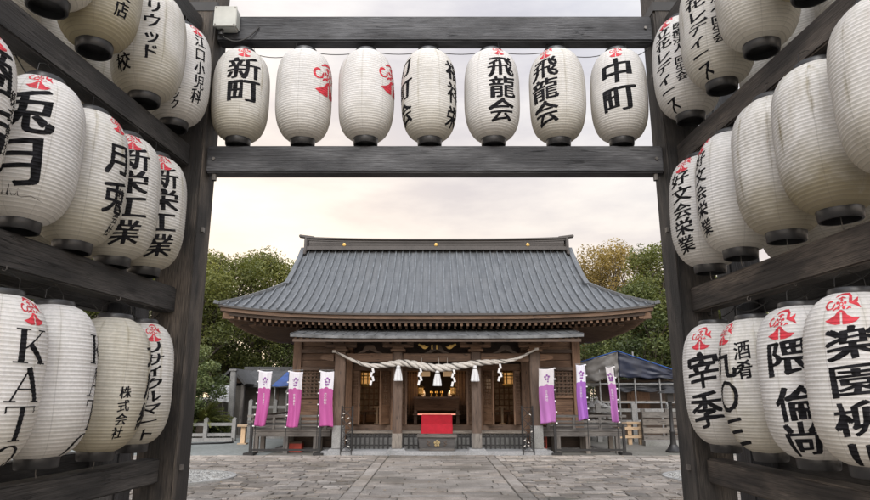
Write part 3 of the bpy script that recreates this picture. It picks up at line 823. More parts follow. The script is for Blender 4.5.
R1 = [
 (4.16, dict(label='white lantern reading 立花レディース beside the right gate post', paper='paper_white', var=0, cols=[('立花レディース', -40, .225, .16, .092, .094, B), ('医療法人 回生会', -8, .245, .085, .064, .064, S)], crests=[(-36, .325, .13)])),
 (3.70, dict(label='white lantern reading 立花レディース, second from the right gate post', paper='paper_cream', var=1, cols=[('立花レディース', -30, .225, .16, .092, .094, B), ('医療法人 回生会', 4, .245, .085, .064, .064, S)], crests=[(-26, .325, .13)])),
 (3.23, dict(label='torn white lantern above the right top beam with small writing on its left edge', paper='paper_cream', var=2, cols=[('千代金小宮', -48, .30, .085, .08, .088, S)])),
 (2.80, dict(dz=.05, label='yellowed lantern cut by the top edge of the picture on the right', paper='paper_old', var=0)),
]
R2 = [
 (4.09, dict(label='white lantern with slanting black writing and red crest beside the right post, middle row', paper='paper_white', var=1, cols=[('好文会栄業', -42, .21, .17, .11, .117, B)], crests=[(-40, .315, .13)])),
 (3.70, dict(label='white lantern with black writing along its left edge, second in the right middle row', paper='paper_white', var=0, cols=[('好文会栄業', -58, .21, .13, .105, .115, B)], crests=[(-62, .315, .13)])),
 (3.24, dict(label='blank lantern with brown seam stains, smaller of the two wholly blank ones', paper='paper_dirty', var=2)),
 (2.84, dict(label='big blank lantern with grimy seams and a wide black foot over the right middle beam', paper='paper_dirty', var=1)),
 (2.40, dict(dz=.05, label='blank white lantern with a torn left seam at the right picture edge', paper='paper_dirty', var=2)),
]
R3 = [
 (4.15, dict(s0=.89, label='white lantern reading 宰季 beside the right gate post', paper='paper_white', var=0, cols=[('宰季', -27, .08, .26, .23, .245, B)], crests=[(-26, .285, .16)])),
 (3.67, dict(s0=.88, label='white lantern reading 酒肴 in small letters beside a big brushed circle', paper='paper_cream', var=1, cols=[('酒肴', -20, .20, .11, .11, .115, B), ('九〇三', -58, .13, .22, .19, .20, B)], crests=[(-58, .30, .14)])),
 (3.24, dict(s0=.92, label='white lantern reading 隈倫尚 in the bottom row of the right frame', paper='paper_white', var=2, cols=[('隈', -20, .12, .25, .18, .2, B), ('倫尚', -14, -.11, .24, .17, .175, B)], crests=[(-26, .285, .17)])),
 (2.85, dict(s0=.92, label='white lantern reading 楽園柳川 at the right picture edge', paper='paper_white', var=0, cols=[('楽園柳川', -4, .15, .26, .15, .165, B)], crests=[(-12, .305, .17)])),
]
chars = set()
for lst in (front, L1, L2, L3, R1, R2, R3):
    for _, d in lst:
        for c in d.get('cols', []): chars |= set(c[0])
chars |= set('恋木神社幸')
load_glyphs(sorted(chars - {' '}), 0.0)
LANT = []
def face_cam(p): return math.atan2(-p[0], p[1])
for px, d in front:
    p = at(px, 97, YG + 0.115); p = (p.x, YG + 0.115, 3.825)
    d['group'] = FG; d['s'] = 0.90; d['sz'] = 0.955; d['hz'] = random.uniform(-.6, .6)
    LANT.append(lantern(p, face_cam(p), d))
for lst, X, zc, grp in ((L1, XL, 3.81, LG), (L2, XL, 2.70, LG), (L3, XL, 1.575, LG), (R1, XR, 3.88, RG), (R2, XR, 2.745, RG), (R3, XR, 1.575, RG)):
    for Y, d in lst:
        sx = -1 if X is XL else 1
        p = (X(Y) - 0.045 * sx, Y, zc + d.get('dz', 0) + random.uniform(-.008, .008)); d['foot'] = lst in (R2, L3)
        d['group'] = grp; d['s'] = d.get('s0', random.uniform(0.93, 0.96)); d['sz'] = random.uniform(0.955, 0.985); d['hz'] = random.uniform(0, 3)
        LANT.append(lantern(p, face_cam(p), d))
# rear row of plain lanterns seen through the gaps
rear = []
for sx, X, side in ((-1, XL, 'left'), (1, XR, 'right')):
    for tier, zc in (('top', 3.87), ('middle', 2.78), ('bottom', 1.67)):
        for Y, nb in ((4.0, 'farthest'), (3.55, 'third'), (3.1, 'second'), (2.65, 'nearest')):
            p = (X(Y) + 0.62 * sx, Y + 0.2, zc)
            d = dict(label='plain lantern of the outer %s frame, %s row, %s from the camera' % (side, tier, nb), paper='paper_white' if sx > 0 else 'paper_cream', var=random.randint(0, 2),
                     group='plain lanterns of the outer frames', s=0.98, sz=0.95, hz=random.uniform(0, 3))
            rear.append(lantern(p, face_cam(p) + random.uniform(-1, 1), d))
# supply cable looping from lantern to lantern under each beam
def wire_run(ps, lab, sag=0.05):
    m = MB()
    for a, b in zip(ps, ps[1:]): m.tube(drape(a, b, sag * random.uniform(.5, 1.3)), 0.0035, 5)
    tag(m.build('lantern_cable', M['cable'], smooth=True), lab, 'cable', 'supply cables of the lanterns')
wire_run([(-1.74, YG + .17, 4.27)] + [(at(px, 97, YG + .115).x + random.uniform(-.02, .02), YG + 0.15, 4.255) for px, _ in front] + [(1.74, YG + .17, 4.27)], 'black cable sagging between the lantern tops across the gate')
for X, sx, side in ((XL, -1, 'left'), (XR, 1, 'right')):
    for z, t in ((3.17, 'middle'), (2.06, 'bottom')):
        wire_run([(X(Y) + .03 * sx, Y, z) for Y in (4.36, 4.0, 3.6, 3.2, 2.8, 2.4)], 'black cable above the %s row of lanterns on the %s frame' % (t, side), 0.07)

# ------------------------------------------------------------------ SHRINE HALL
hall = empty('shrine_hall', (HX, 20.8, 0), 'wooden shrine worship hall with sweeping grey metal roof and front porch', 'shrine')
EX, GX, YE, YR, ZE, RISE, UP = 5.98, 4.60, 16.8, 20.8, 3.70, 2.72, 0.25
def rz_(t): return ZE + RISE * (0.66 * t + 0.34 * t * t)
def hipx(t): return EX - (EX - GX) * t / 0.5 if t < 0.5 else GX
def fr_pt(x, t, sy=-1, dz=0.0):
    wv = min(1.0, abs(x) / hipx(t)); z = rz_(t) + UP * wv ** 3.4 * (1 - t) ** 2.2 + dz
    return (HX + x, YR + sy * 4.0 * (1 - t), z)
def side_pt(sx, y, t, dz=0.0):
    wv = min(1.0, abs(y) / (4 - 4 * t) if t < 1 else 1); z = rz_(t) + UP * wv ** 3.4 * (1 - t) ** 2.2 + dz
    return (HX + sx * hipx(t), YR + y, z)
rf = MB()
xs = sorted(set([round(-EX + 2 * EX * i / 52, 4) for i in range(53)] + [GX, -GX]))
def ttop(x): return 1.0 if abs(x) <= GX + 1e-6 else 0.5 * (EX - abs(x)) / (EX - GX)
for sy in (-1, 1):
    for xa, xb in zip(xs, xs[1:]):
        NR = 14
        for j in range(NR):
            a0, a1 = ttop(xa) if abs(xa) > GX or abs(xb) <= GX + 1e-6 else 0.5, ttop(xb) if abs(xb) > GX or abs(xa) <= GX + 1e-6 else 0.5
            q = [fr_pt(xa, a0 * j / NR, sy), fr_pt(xb, a1 * j / NR, sy), fr_pt(xb, a1 * (j + 1) / NR, sy), fr_pt(xa, a0 * (j + 1) / NR, sy)]
            rf.face(q if sy < 0 else q[::-1])
for sx in (-1, 1):
    for i in range(24):
        for j in range(8):
            t0, t1 = 0.5 * j / 8, 0.5 * (j + 1) / 8
            q = [side_pt(sx, (4 - 4 * t) * (-1 + 2 * k / 24), t) for k, t in ((i, t0), (i + 1, t0), (i + 1, t1), (i, t1))]
            rf.face(q)
roof = rf.build('main_roof', M['roof'], hall, smooth=True, merge=True)
rb = MB()                                           # standing battens
for x in [-EX + 2 * EX * i / 52 for i in range(1, 52)]:
    tt = ttop(x); pts = [fr_pt(x, tt * j / 12, -1, 0.03) for j in range(13)]
    for a, b in zip(pts, pts[1:]): rb.bar(a, b, 0.038, 0.062)
for sx in (-1, 1):
    for y in [-3.6 + 0.4 * i for i in range(19)]:
        tm = min(0.5, 1 - abs(y) / 4); pts = [side_pt(sx, y, tm * j / 6, 0.03) for j in range(7)]
        for a, b in zip(pts, pts[1:]): rb.bar(a, b, 0.05, 0.06)
M['batten'] = plain('batten_metal', (0.13, 0.142, 0.154), 0.35, 0.3, 0.4, 4, 0.1)
rb.build('roof_batten', M['batten'], roof)
for sx in (-1, 1):                                  # hip and verge rolls
    for sy in (-1, 1):
        hp = MB()
        pts = [(HX + sx * hipx(t), YR + sy * 4 * (1 - t), rz_(t) + UP * (1 - t) ** 2.2 + 0.04) for t in [0.5 * k / 10 for k in range(11)]]
        pts = [(pts[0][0] + sx * 0.10, pts[0][1] + sy * 0.07, pts[0][2] + 0.02)] + pts
        for a, b in zip(pts, pts[1:]): hp.bar(a, b, 0.10, 0.09)
        hp.build('hip_roll', M['roof'], roof)
        hp = MB(); pts = [fr_pt(sx * GX, t, sy, 0.03) for t in [0.46 + 0.54 * k / 12 for k in range(13)]]
        for a, b in zip(pts, pts[1:]): hp.bar(a, b, 0.15, 0.13)
        hp.build('verge_roll', M['roof'], roof)
for sx in (-1, 1):                                  # gable walls and barge boards
    gb = MB(); x = HX + sx * (GX - 0.35)
    gb.face([(x, YR - 2.0, rz_(.5) - .1)] + [(x, YR - 4 * (1 - t), rz_(t) - .06) for t in (0.5, .6, .7, .8, .9, 1)] + [(x, YR + 4 * (1 - t), rz_(t) - .06) for t in (.9, .8, .7, .6, .5)] + [(x, YR + 2.0, rz_(.5) - .1)])
    gb.build('gable_wall', M['hall_wood'], hall)
    for sy in (-1, 1):
        gb = MB(); pts = [fr_pt(sx * (GX - 0.03), t, sy, -0.17) for t in [0.44 + 0.56 * k / 10 for k in range(11)]]
        for a, b in zip(pts, pts[1:]): gb.bar(a, b, 0.06, 0.24)
        gb.build('barge_board', M['hall_dark'], roof)
ZR = rz_(1.0)
rd = MB()
RX = 4.42
segs = 24
def ridge_z(x): return 0.07 * (abs(x) / RX) ** 3
for (z0, z1, hw, ov) in ((-0.05, 0.06, 0.27, 0.02), (0.06, 0.075, 0.20, -0.02), (0.075, 0.125, 0.17, -0.05), (0.125, 0.137, 0.185, -0.035), (0.137, 0.19, 0.17, -0.05), (0.19, 0.203, 0.185, -0.035), (0.203, 0.22, 0.17, -0.05), (0.22, 0.25, 0.20, 0.03), (0.25, 0.30, 0.16, 0.0), (0.30, 0.345, 0.23, 0.10)):
    for i in range(segs):
        xa = -(RX + ov) + 2 * (RX + ov) * i / segs; xb = -(RX + ov) + 2 * (RX + ov) * (i + 1) / segs
        P = lambda x, y, z: (HX + x, YR + y, ZR + z + ridge_z(x) * (1 if z > 0.2 else 0))
        rd.face([P(xa, -hw, z0), P(xb, -hw, z0), P(xb, -hw, z1), P(xa, -hw, z1)]); rd.face([P(xb, hw, z0), P(xa, hw, z0), P(xa, hw, z1), P(xb, hw, z1)])
        rd.face([P(xa, -hw, z1), P(xb, -hw, z1), P(xb, hw, z1), P(xa, hw, z1)]); rd.face([P(xa, hw, z0), P(xb, hw, z0), P(xb, -hw, z0), P(xa, -hw, z0)])
    for xe in (-(RX + ov), RX + ov): rd.face([P(xe, -hw, z0), P(xe, hw, z0), P(xe, hw, z1), P(xe, -hw, z1)])
M['ridge'] = stone('ridge_metal', (0.030, 0.026, 0.025), (0.058, 0.052, 0.049), (0.045, 0.040, 0.038), 1.5, 0.2, False, 0.5)
ridge = rd.build('ridge', M['ridge'], roof)
for sx in (-1, 1):
    re_ = MB(); x = HX + sx * (RX + 0.06)
    re_.box((x, YR, ZR + 0.12), (0.10, 0.58, 0.48)); re_.box((x, YR, ZR - 0.16), (0.09, 0.80, 0.16))
    re_.bar((HX + sx * (RX - .2), YR, ZR + 0.42), (HX + sx * (RX + 0.34), YR, ZR + 0.49), 0.2, 0.09)
    re_.build('ridge_end', M['ridge'], ridge, bevel=0.02)
for px in (344, 436, 528):
    p = at(px, 247, YR - 0.2)
    m = MB().lathe([(0.062, 0), (0.062, 0.015), (0.045, 0.026), (0, 0.03)], 20, (p.x, YR - 0.17, ZR + 0.14), 'Y')
    m.build('ridge_crest', M['gold'], ridge, smooth=True)
# eave: two fascia boards following the curve, soffit and rafters
N = 60
def eave_strip(dz0, dz1, inset, mat, nm):
    m = MB()
    for sy in (-1, 1):
        for i in range(N):
            xa = -EX + 2 * EX * i / N; xb = -EX + 2 * EX * (i + 1) / N
            a = Vector(fr_pt(xa * (1 - inset / EX), 0, sy)); b = Vector(fr_pt(xb * (1 - inset / EX), 0, sy))
            o = Vector((0, -sy * inset, 0)); th = Vector((0, -sy * 0.10, 0))
            a0, b0 = a + o + Vector((0, 0, dz0)), b + o + Vector((0, 0, dz0)); a1, b1 = a + o + Vector((0, 0, dz1)), b + o + Vector((0, 0, dz1))
            m.face([a0, b0, b1, a1], [(xa, dz0), (xb, dz0), (xb, dz1), (xa, dz1)]); m.face([a0 + th, b0 + th, b0, a0], [(xa, 3), (xb, 3), (xb, 3.1), (xa, 3.1)]); m.face([a0 + th, b0 + th, b1 + th, a1 + th])
    for sx in (-1, 1):
        for i in range(40):
            ya = -4 + 8 * i / 40; yb = -4 + 8 * (i + 1) / 40
            a = Vector(side_pt(sx, ya * (1 - inset / 4), 0)); b = Vector(side_pt(sx, yb * (1 - inset / 4), 0))
            o = Vector((-sx * inset, 0, 0)); th = Vector((-sx * 0.10, 0, 0))
            a0, b0 = a + o + Vector((0, 0, dz0)), b + o + Vector((0, 0, dz0)); a1, b1 = a + o + Vector((0, 0, dz1)), b + o + Vector((0, 0, dz1))
            m.face([a0, b0, b1, a1]); m.face([a0 + th, b0 + th, b0, a0]); m.face([a0 + th, b0 + th, b1 + th, a1 + th])
    m.build(nm, mat, roof)
eave_strip(-0.055, -0.002, 0.0, M['ridge'], 'eave_edge')
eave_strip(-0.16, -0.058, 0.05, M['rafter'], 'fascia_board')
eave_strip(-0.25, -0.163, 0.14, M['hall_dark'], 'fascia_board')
sf = MB()
def soff(x, k, dz=0.0):        # front soffit, k 0 at the eave, 1 at the wall
    p = Vector(fr_pt(x, 0, -1)); y = YE + 0.15 + k * (HYW - YE - 0.15)
    zz = (p.z - 0.25) * (1 - k) + k * (ZE - 0.02)
    return (HX + x, y, zz + dz)
for i in range(60):
    xa = -EX + .15 + 2 * (EX - .15) * i / 60; xb = -EX + .15 + 2 * (EX - .15) * (i + 1) / 60
    for j in range(4): sf.face([soff(xa, j / 4), soff(xa, (j + 1) / 4), soff(xb, (j + 1) / 4), soff(xb, j / 4)])
WX = 4.05
def soffs(sx, y, k, dz=0.0):
    p = Vector(side_pt(sx, y, 0)); x = EX - 0.15 - k * (EX - 0.15 - WX)
    return (HX + sx * x, YR + y, (p.z - 0.25) * (1 - k) + k * (ZE - 0.02) + dz)
for sx in (-1, 1):
    for i in range(30):
        ya = -3.85 + 7.7 * i / 30; yb = -3.85 + 7.7 * (i + 1) / 30
        for j in range(4): sf.face([soffs(sx, ya, j / 4, .004), soffs(sx, yb, j / 4, .004), soffs(sx, yb, (j + 1) / 4, .004), soffs(sx, ya, (j + 1) / 4, .004)])
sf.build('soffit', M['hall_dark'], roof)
ra = MB()
n = int(2 * (EX - .2) / 0.17)
for i in range(n + 1):
    x = -(EX - .2) + i * 2 * (EX - .2) / n
    kk = 1.0 if abs(x) < WX else max(0.15, 1 - (abs(x) - WX) / (EX - WX))
    a = Vector(soff(x, 0.02, -.045)); b = Vector(soff(x, kk, -.045)); ra.bar(a, b, 0.065, 0.085)
    a = Vector(soff(x, 0.30, -.14)); b = Vector(soff(x, max(kk, .35), -.14))
    if abs(x) < 5.2: ra.bar(a, b, 0.065, 0.085)
for sx in (-1, 1):
    for i in range(46):
        y = -3.8 + 7.6 * i / 45; kk = 1.0 if abs(y) < 2.5 else max(0.15, 1 - (abs(y) - 2.5) / 1.5)
        ra.bar(soffs(sx, y, 0.02, -.045), soffs(sx, y, kk, -.045), 0.065, 0.085)
        if abs(y) < 3.3: ra.bar(soffs(sx, y, 0.3, -.14), soffs(sx, y, max(kk, .35), -.14), 0.065, 0.085)
    for sy in (-1,):
        ra.bar((HX + sx * (EX - .12), YR + sy * 3.88, ZE + UP - .30), (HX + sx * WX, YR + sy * 2.5, ZE - .12), 0.13, 0.17)
ra.build('rafter', M['rafter'], roof)
eb = MB()
x0, x1 = HX - 5.3, HX + 5.3
eb.span(x0, x1, YE + 0.62, YE + 0.70, ZE - 0.235, ZE - 0.19)
eb.build('eave_beam', M['hall_dark'], roof)

# --- porch roof
PX, PY0, PY1, PZ0, PZ1 = 3.83, 16.2, 18.1, 3.03, 3.47
pr = MB()
def porch(x, k, dz=0): return (HX + x, PY0 + (PY1 - PY0) * k, PZ0 + (PZ1 - PZ0) * (0.8 * k + 0.2 * k * k) + 0.05 * (abs(x) / PX) ** 4 * (1 - k) + dz)
for i in range(40):
    xa, xb = -PX + 2 * PX * i / 40, -PX + 2 * PX * (i + 1) / 40
    for j in range(6): pr.face([porch(xa, j / 6), porch(xb, j / 6), porch(xb, (j + 1) / 6), porch(xa, (j + 1) / 6)])
    pr.face([porch(xa, 0, -.07), porch(xb, 0, -.07), porch(xb, 0), porch(xa, 0)])
    pr.face([porch(xa, 0, -.07), porch(xa, 1, -.07), porch(xb, 1, -.07), porch(xb, 0, -.07)])
for x in (-PX, PX):
    for j in range(6): pr.face([porch(x, j / 6, -.07), porch(x, (j + 1) / 6, -.07), porch(x, (j + 1) / 6), porch(x, j / 6)])
M['porch_roof'] = plain('porch_copper', (0.105, 0.11, 0.115), 0.5, 0.15, 0.55, 4, 0.3)
proof = pr.build('porch_roof', M['porch_roof'], hall, merge=True)
m = MB()
for i in range(29):
    x = -PX + 2 * PX * i / 28; pts = [porch(x, k / 4, 0.012) for k in range(5)]
    for a, b in zip(pts, pts[1:]): m.bar(a, b, 0.02, 0.010)
m.build('roof_batten', M['porch_roof'], proof)
m = MB(); m.span(HX - PX + .06, HX + PX - .06, PY0 + .05, PY0 + .12, PZ0 - .15, PZ0 - .072); m.build('fascia_board', M['hall_dark'], proof)
m = MB()
for i in range(46):
    x = -PX + .12 + (2 * PX - .24) * i / 45
    m.bar(porch(x, 0.04, -.155 + .04), porch(x, 0.95, -.115), 0.06, 0.075)
m.build('rafter', M['rafter'], proof)
# --- stone plinth, pillars and porch frame
MB().span(HX - 3.0, HX + 3.0, 16.66, 18.0, 0.0, 0.11).build('stone_plinth', M['base_stone'], hall, bevel=0.012)
MB().span(HX - 4.5, HX + 4.5, 18.004, 23.6, 0.0, 0.10).build('stone_plinth', M['base_stone'], hall)
for x in (-2.60, -1.05, 1.05, 2.64):
    wd = 0.25 if abs(x) < 2 else 0.28
    MB().span(HX + x - wd / 2, HX + x + wd / 2, HYP - wd / 2, HYP + wd / 2, 0.15, 2.66).build('pillar', M['hall_pillar'], hall, bevel=0.018)
    MB().prism([(HX + x - .24, 0.105), (HX + x + .24, 0.105), (HX + x + .20, 0.16), (HX + x - .20, 0.16)], HYP - .22, HYP + .22).build('pillar_base', M['base_stone'], hall)
    MB().span(HX + x - wd / 2 - .008, HX + x + wd / 2 + .008, HYP - wd / 2 - .008, HYP + wd / 2 + .008, 0.163, 0.75 if abs(x) > 2 else 0.55).build('pillar_sleeve', M['concrete'] if abs(x) > 2 else M['grey_wood'], hall, bevel=0.01)
    b = MB(); b.box((HX + x, HYP, 2.70), (0.40, 0.40, 0.07)); b.box((HX + x, HYP, 2.775), (0.30, 0.30, 0.07)); b.bar((HX + x - .42, HYP, 2.83), (HX + x + .42, HYP, 2.83), .16, .09)
    for dx in (-.33, 0, .33): b.box((HX + x + dx, HYP, 2.905), (0.18, 0.2, 0.06))
    b.build('bracket', M['hall_wood'], hall, bevel=0.012)
    MB().bar((HX + x, HYP + 0.15, 2.55), (HX + x, HYW - 0.1, 2.70), 0.16, 0.22).build('tie_beam', M['hall_wood'], hall)
for (xa, xb) in ((-2.455, -1.185), (-0.915, 0.915), (1.185, 2.495)):
    MB().span(HX + xa, HX + xb, HYP - .09, HYP + .09, 2.40, 2.62).build('porch_beam', M['hall_wood'], hall, bevel=0.015)
for sx in (-1, 1):
    nosing = [(2.79, 2.42), (3.10, 2.46), (3.16, 2.52), (3.08, 2.58), (2.79, 2.60)]
    MB().prism([(HX + sx * a, z) for a, z in nosing], HYP - .07, HYP + .07).build('beam_nosing', M['hall_wood'], hall)
MB().span(HX - 3.3, HX + 3.3, HYP - .08, HYP + .08, 2.936, 3.06).build('purlin', M['hall_wood'], hall, bevel=0.012)
for x in (-1.82, 0.0, 1.86):                         # frog-leg struts between the beams
    MB().prism([(HX + x - .34, 2.63), (HX + x - .2, 2.70), (HX + x - .1, 2.85), (HX + x + .1, 2.85), (HX + x + .2, 2.70), (HX + x + .34, 2.63), (HX + x + .16, 2.64), (HX + x, 2.72), (HX + x - .16, 2.64)], HYP - .05, HYP + .05).build('strut', M['hall_dark'], hall)
for x, s in ((-0.38, 1), (0.40, -1)):   # gilt birds above the middle bay
    z = 2.80; c = HX + x
    o = [(c + dx * s, z + dz) for dx, dz in ((-.13, .05), (-.10, .09), (-.05, .06), (.0, .04), (.05, .05), (.10, .0), (.16, .01), (.12, -.04), (.06, -.07), (.0, -.05), (-.04, -.01), (-.09, .02))]
    MB().prism(o if s > 0 else o[::-1], HYP - .13, HYP - .09).build('gilt_bird', M['gold'], hall)
for x in (-0.13, 0.0): MB().box((HX + x, HYP - .11, 2.79), (.035, .03, .12)).build('hook_plate', M['gold'], hall)
# --- front wall
for x in (-4.05, -2.55, -1.2, 1.2, 2.55, 4.05):
    MB().span(HX + x - .12, HX + x + .12, HYW - .12, HYW + .12, 0.1, 3.55).build('wall_post', M['hall_wood'], hall, bevel=0.012)
for sx in (-1, 1):
    xa, xb = (-3.93, -2.67) if sx < 0 else (2.67, 3.93)
    b = MB(); z = 2.32
    while z < 3.5: b.span(HX + xa, HX + xb, HYW + .0 - .03 * (int(z * 10) % 2) * .3, HYW + .05, z, z + .19); z += .2
    b.build('wall_boarding', M['hall_wood'], hall)
    for z0, z1 in ((2.22, 2.315), (2.72, 2.82)): MB().span(HX + xa, HX + xb, HYW - .10, HYW - .035, z0, z1).build('wall_rail', M['hall_pillar'], hall)
    b = MB(); z = 0.70
    while z < 1.42: b.span(HX + xa, HX + xb, HYW - .01, HYW + .05, z, z + .088); z += .092
    b.build('wall_boarding', M['hall_wood'], hall)
    MB().span(HX + xa, HX + xb, HYW - .08, HYW + .04, 1.44, 1.52).build('window_sill', M['hall_wood'], hall)
    b = MB(); b.span(HX + xa, HX + xb, HYW + .06, HYW + .07, 1.52, 2.22); pane = b.build('window_backing', M['backing'], hall)
    b = MB()
    for i in range(11): x = xa + (xb - xa) * (i + .5) / 11; b.span(HX + x - .022, HX + x + .022, HYW - .02, HYW + .02, 1.52, 2.22)
    for i in range(7): z = 1.52 + .70 * (i + .5) / 7; b.span(HX + xa, HX + xb, HYW - .038, HYW - .021, z - .020, z + .020)
    b.build('window_lattice', M['hall_wood'], hall)
    # side walls of the hall
    b = MB(); x = HX + 4.05 * sx; b.span(x - .04, x + .04, HYW + .13, 23.3, 0.65, 3.6); b.build('side_wall', M['hall_wood'], hall)
b = MB(); b.span(HX - 4.0, HX + 4.0, 23.26, 23.34, .1, 3.6); b.build('back_wall', M['hall_dark'], hall)
MB().span(HX - 2.43, HX - 1.32, HYW - .08, HYW + .08, 2.22, 2.40).build('lintel', M['hall_wood'], hall)
MB().span(HX - 1.08, HX + 1.08, HYW - .08, HYW + .08, 2.22, 2.40).build('lintel', M['hall_wood'], hall)
MB().span(HX + 1.32, HX + 2.43, HYW - .08, HYW + .08, 2.22, 2.40).build('lintel', M['hall_wood'], hall)
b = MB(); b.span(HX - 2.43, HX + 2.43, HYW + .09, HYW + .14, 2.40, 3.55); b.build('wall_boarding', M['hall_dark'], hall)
for xa, xb in ((-2.43, -1.32), (-1.08, 1.08), (1.32, 2.43)):
    MB().span(HX + xa, HX + xb, HYW - .11, HYW + .11, 0.50, 0.70).build('threshold', M['hall_pillar'], hall, bevel=0.012)
# folding lattice doors standing open at the sides of each bay
def door(x, ang, w_=0.52):
    d = bpy.data.objects.new('door', None); 
    b = MB(); c = Vector((HX + x, HYW + .0, 0)); dx = Vector((math.cos(ang), math.sin(ang), 0))
    def slab(a0, a1, z0, z1, th): 
        p = c + dx * ((a0 + a1) / 2); b.box((p.x, p.y, (z0 + z1) / 2), (a1 - a0, th, z1 - z0), rz=ang)
    slab(0, .06, .72, 2.20, .05); slab(w_ - .06, w_, .72, 2.20, .05)
    for z in (.72, 1.18, 2.12): slab(.06, w_ - .06, z, z + .08, .045)
    slab(.06, w_ - .06, .80, 1.18, .02)
    for i in range(5): a = .06 + (w_ - .12) * (i + .5) / 5; slab(a - .011, a + .011, 1.26, 2.12, .022)
    for i in range(9): z = 1.26 + .86 * (i + .5) / 9; slab(.06, w_ - .06, z - .011, z + .011, .016)
    b.build('door', M['hall_wood'], hall)
for x, a in ((-2.42, R(-62)), (-1.33, R(240)), (-1.07, R(-66)), (1.07, R(246)), (1.33, R(-60)), (2.42, R(242))): door(x, a)
# interior floor, ceiling, altar things as parts of the hall
MB().span(HX - 3.99, HX + 3.99, HYW + .12, 23.25, 0.60, 0.66).build('inner_floor', M['hall_dark'], hall)
MB().span(HX - 3.99, HX + 3.99, HYW + .15, 23.25, 3.3, 3.36).build('ceiling', M['hall_dark'], hall)
b = MB()
for x in (-1.3, 1.3): b.span(HX + x - .1, HX + x + .1, 20.6, 20.8, .66, 3.3)
b.span(HX - 1.2, HX + 1.2, 20.6, 20.8, 2.35, 2.6); b.build('inner_frame', M['hall_wood'], hall)
for sx in (-1, 1):                                   # lattice screens lit from behind beside the altar
    b = MB()
    for i in range(5): x = sx * (.62 + .09 * i); b.span(HX + x - .014, HX + x + .014, 20.5, 20.53, .9, 2.3)
    for i in range(15): z = .95 + .095 * i; b.span(HX + sx * .60, HX + sx * 1.02, 20.531, 20.55, z - .012, z + .012)
    b.build('inner_lattice', M['hall_wood'], hall)
    b = MB(); b.span(HX + sx * .62, HX + sx * 1.0, 20.95, 20.97, 1.2, 2.2); b.build('back_panel', M['cocoa'], hall)

for sx in (-1, 1):
    b = MB(); xa, xb = sorted((sx * 1.45, sx * 2.9))
    for i in range(10): x = xa + (xb - xa) * i / 9; b.span(HX + x - .018, HX + x + .018, 21.2, 21.23, .9, 2.6)
    for i in range(9): z = 1.0 + .19 * i; b.span(HX + xa, HX + xb, 21.231, 21.25, z - .015, z + .015)
    b.build('inner_lattice', M['hall_wood'], hall)
    MB().span(HX + xa, HX + xb, 21.26, 21.28, .9, 2.6).build('back_panel', M['backing'], hall)
    MB().span(HX + xa, HX + xb, 21.1, 21.28, .665, .895).build('inner_sill', M['hall_wood'], hall)
    b = MB(); b.span(HX + sx * 1.55, HX + sx * 2.3, 19.8, 20.2, 1.02, 1.07)
    for dx in (1.6, 2.25): b.span(HX + sx * dx - .03, HX + sx * dx + .03, 19.85, 20.15, .665, 1.018)
    b.build('inner_bench', M['hall_wood'], hall)

# porch kick fence (black palings) and veranda
for xa, xb in ((-2.44, -1.20), (-0.90, -0.50), (0.56, 0.90), (1.20, 2.48)):
    b = MB(); n = max(3, int((xb - xa) / .118))
    for i in range(n + 1):
        x = xa + (xb - xa) * i / n; b.span(HX + x - .022, HX + x + .022, 17.42, 17.46, .115, .50)
    for z in (.20, .42): b.span(HX + xa, HX + xb, 17.465, 17.49, z - .02, z + .02)
    f = b.build('paling', M['black_iron'], hall)
b = MB(); b.span(HX - 2.45, HX + 2.45, 17.62, 17.66, .11, .50); b.build('skirt_board', M['concrete'], hall)
b = MB(); b.span(HX - 2.45, HX + 2.45, 17.5, 18.18, .505, .56); b.build('porch_step', M['grey_wood'], hall, bevel=.008)
for sx in (-1, 1):
    xa, xb = 2.85, 5.0
    vr = MB(); 
    for i in range(9): y0 = 17.25 + i * .118; vr.span(HX + sx * xa, HX + sx * xb, y0, y0 + .113, .58, .63)
    ver = vr.build('veranda', M['grey_wood'], hall)
    MB().span(HX + sx * xa, HX + sx * xb, 17.27, 17.35, .44, .578).build('edge_beam', M['grey_wood'], ver)
    sd_ = MB(); sd_.span(HX + sx * 4.2, HX + sx * xb, 18.32, 23.3, .58, .63); sd_.build('side_veranda', M['grey_wood'], hall)
    for x in (3.25, 4.05, 4.85):
        MB().span(HX + sx * x - .06, HX + sx * x + .06, 17.27, 17.39, .0, .438).build('veranda_leg', M['grey_wood'], ver)
        MB().span(HX + sx * x - .06, HX + sx * x + .06, 17.95, 18.07, .0, .577).build('veranda_leg', M['grey_wood'], ver)
    rl = MB()
    for z, th in ((.72, .045), (.83, .05), (.97, .06)): rl.bar((HX + sx * 2.95, 17.32, z), (HX + sx * 5.12, 17.32, z), th, th)
    for x in (3.0, 3.7, 4.4, 4.95): rl.span(HX + sx * x - .035, HX + sx * x + .035, 17.285, 17.355, .632, .945)
    for z, th in ((.72, .045), (.83, .05), (.97, .06)): rl.bar((HX + sx * 4.95, 17.2, z), (HX + sx * 4.95, 23.0, z), th, th)
    rl.build('railing', M['grey_wood'], hall)
    b = MB(); b.span(HX + sx * 4.3, HX + sx * 2.7, 18.15, 18.2, .0, .577); b.build('underfloor_board', M['hall_dark'], hall)

